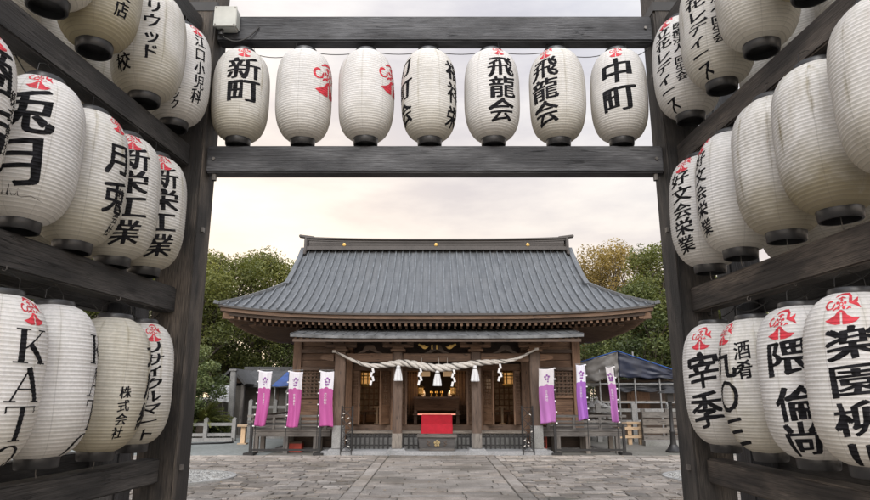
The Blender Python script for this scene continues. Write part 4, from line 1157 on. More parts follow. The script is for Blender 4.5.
# --- red covered steps, offering box
rs = empty('red_steps', (HX, 17.6, .56), 'stepped stand covered in bright red felt behind the offering box', 'steps')
for (y0, y1, z0, z1) in ((17.80, 18.16, .565, .99), (17.46, 17.797, .40, .75)):
    MB().span(HX - .43, HX + .43, y0, y1, z0, z1).build('felt_step', M['red_cloth'], rs, bevel=.02)
ob = empty('offering_box', (HX, 16.98, .11), 'grey weathered wooden offering box with a gold plum crest', 'offering box')
b = MB(); b.v = []
def frus(m, x, y, z0, z1, w0, w1, d0, d1):
    a = [(x - w0, y - d0, z0), (x + w0, y - d0, z0), (x + w0, y + d0, z0), (x - w0, y + d0, z0)]; c = [(x - w1, y - d1, z1), (x + w1, y - d1, z1), (x + w1, y + d1, z1), (x - w1, y + d1, z1)]
    for i in range(4):
        j = (i + 1) % 4; m.face([a[i], a[j], c[j], c[i]], [(0, 0), (2 * w0, 0), (2 * w0, z1 - z0), (0, z1 - z0)])
    m.face(a[::-1]); m.face(c)
frus(b, HX, 16.98, .17, .445, .44, .49, .24, .27); b.build('box_body', M['box_wood'], ob)
MB().span(HX - .46, HX + .46, 16.72, 17.24, .112, .178).build('box_foot', M['box_wood'], ob, bevel=.008)
b = MB(); b.span(HX - .52, HX + .52, 16.68, 16.75, .448, .515); b.span(HX - .52, HX + .52, 17.21, 17.28, .448, .515); b.span(HX - .52, HX - .45, 16.752, 17.208, .448, .515); b.span(HX + .45, HX + .52, 16.752, 17.208, .448, .515)
b.build('box_rim', M['box_wood'], ob, bevel=.006)
b = MB()
for i in range(8): y = 16.79 + i * .056; b.bar((HX - .448, y, .475), (HX + .448, y, .475), .03, .03)
b.build('slat', M['hall_dark'], ob)
b = MB()
for k in range(5): a = R(90 + 72 * k); b.lathe([(0.032, 0), (0.032, .008), (0, .012)], 12, (HX + .055 * math.cos(a), 16.722, .305 + .055 * math.sin(a)), 'Y')
b.lathe([(0.022, 0), (0.022, .01), (0, .014)], 12, (HX, 16.722, .305), 'Y'); b.build('plum_crest', M['bronze'], ob)
for sx in (-1, 1):
    b = MB(); 
    for k in range(4): b.lathe([(0.022, 0), (0.022, .006), (0, .008)], 10, (HX + sx * (.2 + .04 * (k % 2)), 16.722, .26 + .033 * k), 'Y')
    b.build('branch_carving', M['hall_dark'], ob)

# --- altar things inside
al = empty('altar_table', (HX, 20.2, .66), 'dark lacquered altar table with a red lit front edge inside the hall', 'altar')
MB().span(HX - .72, HX + .72, 19.9, 20.4, 1.42, 1.48).build('table_top', M['cocoa'], al)
MB().span(HX - .70, HX + .70, 19.93, 20.36, 1.06, 1.418).build('table_front', M['hall_wood'], al)
for x in (-.66, .66): MB().span(HX + x - .05, HX + x + .05, 19.93, 20.3, .66, 1.056).build('leg', M['cocoa'], al)
MB().span(HX - .74, HX + .74, 19.55, 19.88, .93, .96).build('lower_shelf', M['cocoa'], al)
MB().span(HX - .58, HX + .58, 19.53, 19.548, .94, .968).build('light_strip', M['glow_red'], al)
for x, kind in ((-.42, 'v'), (-.16, 'c'), (.0, 'c'), (.16, 'c'), (.42, 'v')):
    b = MB()
    if kind == 'v': b.lathe([(.05, 0), (.07, .05), (.06, .12), (.03, .16), (.04, .2)], 14, (HX + x, 20.1, 1.482))
    else: b.lathe([(.045, 0), (.045, .02), (.015, .035), (.015, .08), (.055, .11), (.05, .16), (0, .18)], 14, (HX + x, 20.1, 1.482))
    tag(b.build('altar_vessel', M['gold'] if kind == 'c' else M['white_paper'], smooth=True), {-.42: 'white vase at the left end of the altar table', -.16: 'gilt cup left of the middle on the altar table', .0: 'gilt cup in the middle of the altar table', .16: 'gilt cup right of the middle on the altar table', .42: 'white vase at the right end of the altar table'}[x], 'altar vessel', 'vessels on the altar table')
for x, lab in ((-.36, 'left'), (.36, 'right')):
    b = MB(); b.span(HX + x - .15, HX + x + .15, 20.57, 20.59, 2.12, 2.28)
    tag(b.build('paper_plaque', M['white_paper']), 'small pale plaque hung above the altar, %s one' % lab, 'plaque', 'plaques above the altar')
# hanging gilt lanterns
def hang(px, py, Y, s, lab, light):
    p = at(px, py, Y); e = empty('hanging_lantern', p, lab, 'lantern', 'lit gilt lanterns hanging in the hall')
    b = MB(); b.lathe([(.0, .30 * s), (.03 * s, .26 * s), (.16 * s, .19 * s), (.20 * s, .15 * s), (.13 * s, .15 * s)], 6, p); b.build('lamp_roof', M['gold'], e)
    b = MB(); b.lathe([(.11 * s, .15 * s), (.11 * s, -.12 * s)], 6, p); b.build('lamp_body', M['glow'], e)
    b = MB()
    for k in range(6):
        a = 2 * math.pi * k / 6; b.tube([(p.x + .118 * s * math.cos(a), p.y + .118 * s * math.sin(a), p.z + .15 * s), (p.x + .118 * s * math.cos(a), p.y + .118 * s * math.sin(a), p.z - .14 * s)], .016 * s, 5)
    for zz in (-.02, .06): b.lathe([(.121 * s, zz * s), (.121 * s, (zz + .035) * s)], 6, p)
    b.lathe([(.15 * s, -.13 * s), (.15 * s, -.16 * s), (.08 * s, -.2 * s), (.0, -.2 * s)], 6, p); b.build('lamp_frame', M['gold'], e)
    b = MB(); b.tube([(p.x, p.y, p.z + .29 * s), (p.x, p.y, 3.3 if Y > HYW + .1 else 2.3)], .006, 5); b.build('chain', M['black_iron'], e)
    if light:
        l = bpy.data.lights.new('lamp_light', 'POINT'); l.energy = light * 1.1; l.color = (1, .62, .3); l.shadow_soft_size = .12
        o = bpy.data.objects.new('lamp_light', l); COL.objects.link(o); o.parent = e; o.location = (0, .55, .1)
hang(366, 379, 18.75, 1.15, 'lit gilt lantern hanging in the left bay of the hall', 5)
hang(508.5, 379, 18.75, 1.15, 'lit gilt lantern hanging in the right bay of the hall', 5)
hang(421, 391, 19.4, .62, 'small lit gilt lantern left of the altar', 4)
hang(453, 391, 19.4, .62, 'small lit gilt lantern right of the altar', 4)
for px, lab in ((377, 'left one in the left bay'), (386.5, 'right one in the left bay'), (487, 'left one in the right bay'), (502, 'right one in the right bay')):
    p = at(px, 410, 19.6); st = empty('low_stand', (p.x, 19.6, .66), 'small pale wooden offering stand on the hall floor, ' + lab, 'stand', 'offering stands in the hall')
    MB().box((p.x, 19.6, 1.17), (.2, .2, .04)).build('stand_top', M['new_wood'], st)
    MB().box((p.x, 19.6, .905), (.07, .07, .486)).build('stand_post', M['new_wood'], st)
    MB().box((p.x, 19.6, .676), (.16, .16, .03)).build('stand_foot', M['new_wood'], st)
for px, lab in ((481, 'left'), (488.5, 'right')):
    p = at(px, 384, 20.3); b = MB(); b.box((p.x, 20.3, p.z), (.17, .02, .3)); tag(b.build('notice_paper', M['white_paper']), 'pale notice sheet inside the right bay, %s of the pair' % lab, 'notice', 'notice sheets in the right bay')

# --- rope, tassels and paper streamers
rope_pts_px = [(333, 351), (341, 354.5), (352, 360), (364, 364.5), (376, 366), (388, 364.5), (400, 363), (412, 364), (424, 366.5), (436, 368), (448, 367.5), (460, 366), (472, 364), (484, 362.5), (496, 362), (508, 361), (520, 357.5), (530, 352.5), (538, 348.5)]
RY = 16.74
rp = [at(a, b_, RY) for a, b_ in rope_pts_px]
def resample(P, n):
    out = []
    for i in range(n + 1):
        u = i / n * (len(P) - 1); k = min(int(u), len(P) - 2); f = u - k
        p0, p1, p2, p3 = P[max(k - 1, 0)], P[k], P[k + 1], P[min(k + 2, len(P) - 1)]
        out.append(0.5 * ((2 * p1) + (p2 - p0) * f + (2 * p0 - 5 * p1 + 4 * p2 - p3) * f * f + (3 * p1 - p0 - 3 * p2 + p3) * f ** 3))
    return out
rc = resample(rp, 150)
rope = empty('sacred_rope', rc[75], 'thick twisted pale straw rope slung between the porch pillars', 'rope')
turns = 9.0
for s_i in range(3):
    pts = []; rad = []
    for i, p in enumerate(rc):
        u = i / 150; env = 0.020 + 0.064 * max(0, math.sin(math.pi * min(1, max(0, u * 1.0)))) ** 1.5
        ph = 2 * math.pi * (turns * u + s_i / 3)
        pts.append(p + Vector((0, math.cos(ph) * env * 0.62, math.sin(ph) * env * 0.62))); rad.append(env * 0.66)
    b = MB(); b.tube(pts, rad, 10); b.build('strand', M['rope'], rope, smooth='all')
b = MB()
pts = []
for i, p in enumerate(rc):
    u = i / 150; env = 0.020 + 0.064 * max(0, math.sin(math.pi * u)) ** 1.5
    ph = 2 * math.pi * (turns * u + 1 / 6); pts.append(p + Vector((0, math.cos(ph) * env * 1.08, math.sin(ph) * env * 1.08)))
b.tube(pts, 0.010, 5); b.build('binding_cord', M['rope_dark'], rope)
for i, lab in ((2, 'left'), (148, 'right')):
    b = MB(); b.lathe([(.055, -.03), (.055, .03)], 12, rc[i]); b.build('end_binding', M['rope'], rope)
for x, lab in ((-.42, 'left'), (.06, 'middle'), (.30, 'right')):
    b = MB(); p = min(rc, key=lambda q: abs(q.x - x - HX + .0)); b.tube([(p.x, RY, p.z + .05), (p.x, HYP - .1, 2.5)], .006, 5); b.build('hanger_cord', M['rope'], rope)
def rope_at(px):
    x = at(px, 365, RY).x; return min(rc, key=lambda q: abs(q.x - x))
for px, lab in ((398, 'in front of the left inner pillar'), (437, 'above the altar in the middle of the rope'), (475, 'in front of the right inner pillar')):
    p = rope_at(px); e = empty('rope_tassel', (p.x, RY - .02, p.z - .08), 'white straw tassel hanging ' + lab, 'tassel', 'tassels hanging from the rope')
    b = MB(); n = 18; c = Vector((p.x, RY - .02, p.z - .07))
    prof = [(.0, .03), (.04, .02), (.055, -.04), (.05, -.07), (.066, -.10), (.09, -.24), (.108, -.38), (.10, -.40), (.0, -.36)]
    for (r0, z0), (r1, z1) in zip(prof, prof[1:]):
        for k in range(n):
            w_ = lambda k, r: r * (1 + .10 * ((k % 2) * 2 - 1) * (1 if r > .07 else .2))
            P = lambda r, z, k: (c.x + w_(k % n, r) * math.cos(2 * math.pi * k / n), c.y + w_(k % n, r) * math.sin(2 * math.pi * k / n), c.z + z)
            b.face([P(r0, z0, k), P(r0, z0, k + 1), P(r1, z1, k + 1), P(r1, z1, k)])
    b.build('straw_skirt', M['white_cloth'], e)
    b = MB(); b.lathe([(.06, -.055), (.066, -.065), (.06, -.078)], 14, c); b.build('tie', M['rope_dark'], e)
for px, lab in ((373, 'leftmost'), (420, 'left of the middle tassel'), (453, 'right of the middle tassel'), (499, 'rightmost')):
    p = rope_at(px); x, z = p.x, p.z - .06; y = RY - .05; b = MB()
    wz = .055
    for k in range(4):
        dx = (-.018 if k % 2 else .018); h = .125
        b.box((x + dx * (1 + .2 * k), y - .012 * k, z - .06 - k * h * .88), (wz, .004, h), ry=(.22 if k % 2 else -.22), rx=.12)
    tag(b.build('paper_streamer', M['white_paper']), 'white zigzag paper streamer on the rope, ' + lab, 'paper streamer', 'zigzag paper streamers on the rope')

# --- black wire racks beside the outer pillars
for x, lab in ((-2.34, 'left'), (2.36, 'right')):
    e = empty('wire_rack', (HX + x, 16.7, 0), 'narrow black wire rack standing beside the %s outer pillar' % lab, 'rack', 'wire racks beside the pillars')
    b = MB()
    for dx in (-.14, .14):
        for dy in (0, .16): b.tube([(HX + x + dx, 16.62 + dy, 0.03), (HX + x + dx, 16.62 + dy, 1.25)], .012, 6)
    b.build('upright', M['black_iron'], e)
    b = MB()
    for k in range(9): z = .12 + .135 * k; b.tube([(HX + x - .14, 16.62, z), (HX + x + .14, 16.62, z)], .007, 5); b.tube([(HX + x - .14, 16.62, z), (HX + x - .14, 16.78, z)], .007, 5)
    b.build('rung', M['black_iron'], e)
    b = MB()
    for k in range(4): z = .12 + .27 * k; b.tube([(HX + x - .14, 16.62, z), (HX + x + .14, 16.62, z + .27)], .008, 5); b.tube([(HX + x + .14, 16.62, z), (HX + x - .14, 16.62, z + .27)], .008, 5)
    b.build('cross_brace', M['black_iron'], e)
    b = MB(); 
    for k in range(6): b.box((HX + x + random.uniform(-.12, .12), 16.61, random.uniform(.2, 1.15)), (.05, .015, .02), rz=random.uniform(-.5, .5), ry=random.uniform(-.6, .6))
    b.build('tied_slip', M['rope'], e)

# ------------------------------------------------------------------ BANNERS AND STANDS
def stand(xa, xb, side):
    e = empty('banner_stand', ((xa + xb) / 2, 16.75, 0), 'low black banner stand with two feet and a long bar, %s of the porch' % side, 'stand', 'black banner stands')
    for x in (xa, xb):
        MB().box((x, 16.75, .05), (.26, .42, .06)).build('foot', M['black_iron'], e, bevel=.01)
        MB().box((x, 16.75, .42), (.07, .07, .68)).build('post', M['black_iron'], e, bevel=.006)
    MB().bar((xa + .036, 16.75, .14), (xb - .036, 16.75, .14), .05, .05).build('bar', M['black_iron'], e)
    MB().bar((xa - .1, 16.75, .785), (xb + .1, 16.75, .785), .045, .045).build('bar', M['black_iron'], e)
gxl = at(250, 455, 16.75).x; gxr = at(319, 455, 16.75).x
stand(gxl, gxr, 'left'); stand(at(556, 455, 16.75).x, at(625, 455, 16.75).x, 'right')
def banner(tl, tr, bl, br, mat, lab, word, seed):
    Yb = 16.66
    TL, TR, BL, BR = [at(a, b_, Yb) for a, b_ in (tl, tr, bl, br)]
    e = empty('banner', (TL.x, Yb, .16), lab, 'banner', 'pink and violet banners before the hall')
    rr = random.Random(seed); ph = rr.random() * 6
    def fn(u, v):
        p = BL.lerp(BR, u).lerp(TL.lerp(TR, u), v)
        amp = .05 * (1.15 - v)
        amp += .03 * abs(mnoise.noise(Vector((u * 4 + seed * 3, v * 3, seed)))) ; p = p + Vector((0, .03 * mnoise.noise(Vector((u * 7 + seed, v * 2.2 + u * 3, seed * 2))), 0))
        return (p.x + .012 * math.sin(v * 7 + ph), p.y - .03 + amp * math.sin(u * 7.5 + ph + v * 1.3) + .02 * math.sin(v * 5 + ph), p.z - .02 * math.sin(u * math.pi) * v - 0.015 * (1 - v) * math.sin(u * 6 + ph))
    b = MB(); b.sheet(fn, 14, 40); cl_ = b.build('cloth', mat, e, smooth='all', merge=True, solid=.003)
    left = seed % 2 == 0
    xp = (TL.x - .03) if left else (TR.x + .03)
    b = MB(); b.tube([(xp - .01, Yb + .05, .165), (xp, Yb + .05, TL.z + .06)], .011, 6); b.build('pole', M['black_iron'], e)
    b = MB(); b.tube([(xp, Yb + .05, TL.z + .02), (TL.x if not left else TR.x, Yb + .0, TL.z + .02)], .007, 5); b.build('arm', M['pipe'], e)
    b = MB()
    for k in range(6): q = Vector(fn(0 if left else 1, k / 5)); b.box((q.x + (-.02 if left else .02), q.y + .02, q.z - .01), (.05, .012, .03))
    b.build('loop', M['white_paper'], e)
    # crest and vertical word on the cloth
    W = (TR - TL).length
    cr_ = MB(); dots = MB()
    def onc(u, v, d=.006): p = Vector(fn(u, v)); return (p.x, p.y - d, p.z)
    H = (TL - BL).length
    for k in range(5):
        a = R(90 + 72 * k); uu = .52 + .055 / W * math.cos(a); vv = .84 + .055 / H * math.sin(a)
        cr_.face([onc(uu + .032 / W * math.cos(t * 1.047), vv + .032 / H * math.sin(t * 1.047)) for t in range(6)])
    cr_.face([onc(.52 - .05 / W, .745), onc(.52 + .05 / W, .745), onc(.52 + .05 / W, .775), onc(.52 - .05 / W, .775)])
    cr_.build('plum_crest', M['purple_ink'], e)
    for i, ch in enumerate(word):
        vs, fs = GL[ch]; vc = .58 - i * .052
        for f in fs: dots.face([onc(.48 + (vs[k][0] - .5) * .075 / W, vc + (vs[k][1] - .38) * .075 / H) for k in f])
    dots.build('lettering', M['white_paper'], e)
wd = '恋木神社'
banner((260, 370.5), (273, 371.5), (255.5, 426), (266, 426.5), M['banner_pink'], 'pink and white banner furthest left, before the shed and fence', wd, 0)
banner((290, 371), (303.5, 372), (287, 427), (298, 428), M['banner_pink'], 'pink and white banner in the middle of the left stand, before the lattice window', wd, 2)
banner((320.5, 371), (334, 371.5), (318.5, 426), (332.5, 427), M['banner_pink'], 'pink and white banner beside the left outer pillar', wd, 4)
banner((538, 369), (553, 368), (540.5, 423.5), (556, 422.5), M['banner_mauve'], 'mauve and grey banner beside the right outer pillar', wd, 1)
banner((575, 365), (584, 364.5), (578.5, 420.5), (588, 419), M['banner_violet'], 'deep violet and white banner in the middle of the right stand', wd, 3)
banner((605.5, 367), (613.5, 366.5), (611.5, 422.5), (618, 422), M['banner_mauve'], 'narrow mauve and white banner furthest right, before the scaffold', wd, 5)

# ------------------------------------------------------------------ LEFT BACKGROUND
def rail_fence(pts, h, rails, lab, post=.13, mat=None, kerb=True):
    mat = mat or M['concrete']
    e = empty('fence', (pts[0][0], pts[0][1], 0), lab, 'fence')
    for i, (x, y) in enumerate(pts):
        b = MB(); b.box((x, y, h / 2 + .04), (post, post, h + .08)); 
        b.prism([(x - post / 2, h + .08), (x + post / 2, h + .08), (x, h + .13)], y - post / 2, y + post / 2); b.build('post', mat, e)
    for z in rails:
        for (xa, ya), (xb, yb) in zip(pts, pts[1:]):
            d = Vector((xb - xa, yb - ya, 0)).normalized() * post * .52
            b = MB(); b.bar((xa + d.x, ya + d.y, z), (xb - d.x, yb - d.y, z), .08, .10); b.build('rail', mat, e)
    if kerb:
        b = MB()
        for (xa, ya), (xb, yb) in zip(pts, pts[1:]): b.bar((xa, ya - .12, .06), (xb, yb - .12, .06), .1, .12)
        b.build('kerb', mat, e)
fy = 21.8
p0, p1 = at(205, 440, fy).x, at(232, 440, fy).x
rail_fence([(p0 - 3.4, fy - .3), (p0 - 2.25, fy - .2), (p0 - 1.1, fy - .1), (p0, fy), (p1, fy + .15)], .66, (.22, .56), 'pale concrete post and rail fence in front of the cycad')
rail_fence([(p1 + .1, 23.4), (p1 + 1.0, 23.4), (p1 + 1.9, 23.4), (p1 + 2.8, 23.4)], 1.25, (.45, .8, 1.1), 'taller pale concrete balustrade behind the left banners')
ped = at(289, 410, 22.6)
e = empty('stone_post', (ped.x, 22.6, 0), 'pale stone marker post between the two left banners', 'stone post')
MB().box((ped.x, 22.6, .8), (.22, .22, 1.6)).build('shaft', M['concrete'], e, bevel=.01); MB().prism([(ped.x - .15, 1.602), (ped.x + .15, 1.602), (ped.x + .05, 1.78), (ped.x - .05, 1.78)], 22.45, 22.75).build('cap_stone', M['concrete'], e)
tx = at(243, 440, 20.6).x
e = empty('wooden_stool', (tx, 20.6, 0), 'small raw wood T shaped stand by the left fence corner', 'stand')
MB().box((tx, 20.6, .58), (.34, .3, .07)).build('stand_top', M['new_wood'], e); MB().box((tx, 20.6, .29), (.13, .13, .5)).build('stand_post', M['new_wood'], e); MB().box((tx, 20.6, .02), (.28, .26, .04)).build('stand_foot', M['new_wood'], e)
b = MB(); pts = [at(x, y, 21.0) for x, y in ((170, 448), (200, 441), (225, 440), (233, 438))]
b.tube([(p.x, 20.0 + i * .35, .03) for i, p in enumerate(pts)], .03, 6); tag(b.build('hose', M['black_iron'], smooth='all'), 'dark hose lying along the foot of the left fence', 'hose')
rx_ = at(296, 434, 18.05).x
e = empty('red_box', (at(297, 434, 17.8).x, 17.8, 0), 'small red crate under the left veranda', 'crate')
c_ = at(297, 434, 17.8).x
MB().box((c_, 17.8, .12), (.34, .3, .22)).build('crate_body', M['red_paint'], e); MB().box((c_, 17.8, .26), (.36, .32, .05)).build('crate_lid', M['hall_dark'], e)
c_ = at(541, 437, 17.7).x
e = empty('red_stand', (c_, 17.7, 0), 'small red framed stand beside the right outer pillar', 'stand')
for dz in (.12, .3, .48): MB().box((c_, 17.7, dz), (.22, .22, .03)).build('shelf', M['red_paint'], e)
b = MB(); [b.box((c_ + a, 17.7 + d, .27), (.02, .02, .5)) for a in (-.122, .122) for d in (-.122, .122)]; b.build('frame', M['red_paint'], e)

# shed with tiled roof and front gable
SY = 26.0
sh = empty('tiled_shed', (-8.0, SY + 1.5, 0), 'low shed with dark tiled roof and a small front gable left of the hall', 'shed')
ez, rzz = 1.95, 2.62
xa, xb = at(238, 380, SY).x, at(238, 380, SY).x + 6.5
b = MB()
b.span(xa, xb, SY + .5, SY + .6, 0, ez); b.span(xa, xa + .1, SY + .6, SY + 4, 0, ez); b.build('wall', M['plaster'], sh)
b = MB(); n = 26
for i in range(n):
    u0, u1 = xa - .3 + (xb - xa + .6) * i / n, xa - .3 + (xb - xa + .6) * (i + 1) / n
    for k in range(8):
        f0, f1 = k / 8, (k + 1) / 8; zz = lambda f: ez - .05 + (rzz - ez + .05) * f
        mu = (u0 + u1) / 2
        b.face([(u0, SY + 2.2 * f0, zz(f0)), (mu, SY + 2.2 * f0, zz(f0) + .05), (mu, SY + 2.2 * f1, zz(f1) + .05), (u0, SY + 2.2 * f1, zz(f1))]); b.face([(mu, SY + 2.2 * f0, zz(f0) + .05), (u1, SY + 2.2 * f0, zz(f0)), (u1, SY + 2.2 * f1, zz(f1)), (mu, SY + 2.2 * f1, zz(f1) + .05)])
b.face([(xa - .3, SY + 2.2, rzz), (xb + .3, SY + 2.2, rzz), (xb + .3, SY + 4.4, ez), (xa - .3, SY + 4.4, ez)])
b.face([(xa - .3, SY, ez - .1), (xa - .3, SY, ez - .02), (xb + .3, SY, ez - .02), (xb + .3, SY, ez - .1)])
b.build('roof', M['tile'], sh)
MB().bar((xa - .4, SY + 2.2, rzz + .05), (xb + .4, SY + 2.2, rzz + .05), .28, .2).build('ridge', M['tile'], sh)
ax, az = at(232, 370, SY - 1).x, at(232, 369, SY - 1).z
b = MB()
lx, lz = at(216, 384.5, SY - 1).x, at(216, 384.5, SY - 1).z
for sx in (-1, 1):
    wgt = ax - lx
    b.hexa(((ax + sx * wgt / 2), SY - .1, (az + lz) / 2), [Vector((sx * wgt, 0, lz - az)).normalized(), Vector((0, 1, 0)), Vector((az - lz, 0, sx * wgt)).normalized()], (math.hypot(wgt, az - lz), 2.0, .09))
b.build('gable_roof', M['tile'], sh)
b = MB(); b.prism([(ax - wgt * .8, lz + .06), (ax + wgt * .8, lz + .06), (ax, az - .1)], SY - .6, SY - .55); b.build('gable_wall', M['hall_dark'], sh)
for sx in (-1, 1): MB().box((ax + sx * wgt * .72, SY - .8, lz / 2), (.12, .12, lz)).build('post', M['grey_wood'], sh)
b = MB(); b.span(ax - wgt * .7, ax + wgt * .7, SY - .5, SY - .45, 0, lz - .05); b.build('wall', M['plaster'], sh)
b = MB()
for i in range(6): x = xa + .7 + i * .85; b.span(x - .035, x + .035, SY + .46, SY + .498, .3, ez - .1)
b.build('wall_batten', M['hall_dark'], sh)
p = at(234, 371, 23.9); q = at(234, 441, 22.2)
e = empty('grey_pole', (p.x, 23.9, 0), 'thick grey stone pole in front of the shed gable', 'pole')
MB().box((p.x, 23.9, p.z / 2), (.2, .2, p.z)).build('shaft', M['concrete'], e, bevel=.02); MB().box((p.x, 23.9, p.z + .03), (.26, .26, .06)).build('cap_stone', M['concrete'], e)
def tarp(corners, mat, nm, lab, cat, wr=.06, seed=0, depth=.004, grp=None):
    A, B_, C_, D = [Vector(c) for c in corners]     # bl, br, tr, tl
    b = MB()
    def fn(u, v):
        p = A.lerp(B_, u).lerp(D.lerp(C_, u), v)
        k = mnoise.noise(Vector((u * 5 + seed, v * 4, seed))) * wr + wr * .6 * math.sin(u * 17 + seed + v * 3) * (1 - v * .5)
        return (p.x, p.y + k, p.z + wr * .5 * mnoise.noise(Vector((u * 6, v * 3 + 7, seed))) - wr * .5 * math.sin(u * math.pi * 3) ** 2 * (1 - v))
    b.sheet(fn, 26, 16); return tag(b.build(nm, mat, smooth='all', merge=True, solid=depth), lab, cat, grp)
tarp([at(208, 402, 24.9), at(232, 402, 24.9), at(231, 386, 24.9), at(212, 385, 24.9)], M['white_cloth'], 'white_sheet', 'white sheet hung beside the shed behind the cycad', 'sheet', .05, 3)
e = tarp([at(272, 386, 24.0), at(312, 386, 24.0), at(306, 372, 25.6), at(287, 372, 25.6)], M['blue_tarp'], 'blue_tarp', 'bright blue tarpaulin roof between the left banners', 'tarpaulin', .05, 5)
for px in (275, 308):
    p = at(px, 386, 24.1); tag(MB().tube([(p.x, 24.15, 0), (p.x, 24.15, p.z)], .025, 8).build('tarp_pole', M['pipe']), 'thin steel pole under the %s end of the blue tarpaulin' % ('left' if px < 300 else 'right'), 'pole', 'poles of the blue tarpaulin')

# ------------------------------------------------------------------ RIGHT BACKGROUND: scaffold with tarpaulins
SYR = 24.0
A = at(583, 362, SYR); Bc = at(617, 352, SYR); Cc = at(683, 374, SYR)
sc_ = empty('scaffold', (Bc.x, SYR, 0), 'steel pipe scaffold round a building site right of the hall', 'scaffold')
xsR = [A.x - .6, at(600, 380, SYR).x, Bc.x, at(635, 380, SYR).x, at(660, 380, SYR).x, Cc.x + .2]
def topz(x): return A.z + (Bc.z - A.z) * (x - A.x) / (Bc.x - A.x) if x < Bc.x else Bc.z + (Cc.z - Bc.z) * (x - Bc.x) / (Cc.x - Bc.x)
for x in xsR:
    for y in (SYR + .06, SYR + 4.0):
        MB().tube([(x, y, 0), (x, y, topz(x) + (.22 if y < 25 and abs(x - xsR[3]) < .01 else -.05))], .028, 8).build('standard_pipe', M['pipe'], sc_, smooth=True)
for z in (.55, 1.25, 1.95):
    for y in (SYR + .1, SYR + 4.04):
        MB().tube([(xsR[0], y, z), (xsR[-1], y, z)], .026, 8).build('ledger_pipe', M['pipe'], sc_, smooth=True)
for x in xsR: MB().tube([(x, SYR, 1.9), (x, SYR + 4.1, 1.9)], .026, 8).build('transom_pipe', M['pipe'], sc_)
b = MB(); z0 = 1.30
for i in range(3): b.box(((xsR[0] + xsR[-1]) / 2, SYR + .35 + i * .26, z0), (xsR[-1] - xsR[0], .24, .04))
b.build('plank', M['grey_wood'], sc_)
tg = 'tarpaulins on the scaffold'
zl = at(600, 381, SYR).z
tarp([(A.x - .5, SYR - .03, at(583, 384, SYR).z), (Bc.x + .03, SYR - .03, at(617, 377, SYR).z), (Bc.x, SYR - .03, Bc.z), (A.x - .5, SYR - .03, topz(A.x - .5))], M['grey_net'], 'mesh_net', 'torn grey mesh net on the left face of the scaffold', 'net', .10, 9, .004, tg)
tarp([(Bc.x + .03, SYR - .05, at(617, 377, SYR).z), (Cc.x, SYR - .05, at(683, 379, SYR).z), (Cc.x, SYR - .05, Cc.z), (Bc.x, SYR - .05, Bc.z)], M['navy_tarp'], 'navy_tarp', 'navy blue tarpaulin on the sloping top of the scaffold', 'tarpaulin', .07, 12, .004, tg)
tarp([(Bc.x - .2, SYR + .2, at(617, 391, SYR).z), (Cc.x, SYR + .2, at(683, 391, SYR).z), (Cc.x, SYR + .2, at(683, 381, SYR).z), (at(619, 380, SYR).x, SYR + .2, at(619, 384, SYR).z)], M['black_tarp'], 'black_net', 'sagging black net below the navy tarpaulin', 'net', .10, 15, .004, tg)
tarp([(A.x - .5, SYR + .02, topz(A.x - .5) + .03), (Bc.x, SYR + .02, Bc.z + .03), (Bc.x, SYR + 4.0, Bc.z - .3), (A.x - .5, SYR + 4.0, A.z - .3)], M['blue_tarp'], 'roof_tarp', 'blue tarpaulin edge over the left part of the scaffold roof', 'tarpaulin', .04, 18, .004, tg)
tarp([(Bc.x, SYR + .02, Bc.z + .03), (Cc.x, SYR + .02, Cc.z + .03), (Cc.x, SYR + 4.0, Cc.z - .3), (Bc.x, SYR + 4.0, Bc.z - .3)], M['navy_tarp'], 'roof_tarp', 'dark blue tarpaulin over the right part of the scaffold roof', 'tarpaulin', .04, 21, .004, tg)
b = MB(); pts = [(A.x - .55, SYR - .08, topz(A.x - .5) + .02), (Bc.x, SYR - .08, Bc.z + .03), (Cc.x, SYR - .10, Cc.z + .02)]
b.tube(pts, .018, 6); tag(b.build('tarp_hem', M['blue_tarp']), 'bright blue hem rope along the top of the scaffold', 'rope')
# shell of the building inside the scaffold
bl = empty('site_building', (9.0, 26, 0), 'half hidden wooden building inside the scaffold', 'building')
MB().span(6.4, 9.6, SYR + 1.2, SYR + 1.3, 0, 2.0).build('wall', M['hall_dark'], bl)
MB().span(7.6, 8.5, SYR + 1.14, SYR + 1.19, .9, 1.9).build('wall_panel', M['hall_wood'], bl)
MB().span(6.4, 12, SYR + 1.0, SYR + 3.8, 2.02, 2.12).build('roof', M['hall_dark'], bl)
# stacked white parts
rr = random.Random(4)
for i, (px, py, hh) in enumerate(((592, 405, .75), (597, 405, .95), (603, 405, .7), (608.5, 405, .55))):
    p = at(px, py, 22.6); e = empty('stone_lantern', (p.x, 22.6, 0), 'pale stone lantern behind the right banners, number %s from the hall' % ('one', 'two', 'three', 'four')[i], 'stone lantern', 'stone lanterns right of the hall')
    e['label'] = ['pale stone lantern right beside the violet banner', 'tallest pale stone lantern between the violet and the narrow mauve banner', 'pale stone lantern just left of the narrow mauve banner', 'shortest pale stone lantern half behind the narrow mauve banner'][i]
    c = (p.x, 22.6, .9); MB().lathe([(.2, -.9), (.2, -.8), (.08, -.75), (.07, -.05), (.14, 0)], 12, c).build('shaft', M['concrete'], e)
    MB().lathe([(.13, .001), (.12, hh * .28)], 8, c).build('fire_box', M['concrete'], e); MB().lathe([(.24, hh * .29), (.1, hh * .45), (.03, hh * .5), (.05, hh * .56), (0, hh * .64)], 8, c).build('cap_stone', M['concrete'], e)
x0 = at(598, 410, 21.6).x
rail_fence([(x0 + 1.2 * i, 21.6) for i in range(5)], 1.15, (.66, 1.03), 'grey concrete fence with two rails right of the hall', .15, M['concrete'], False)
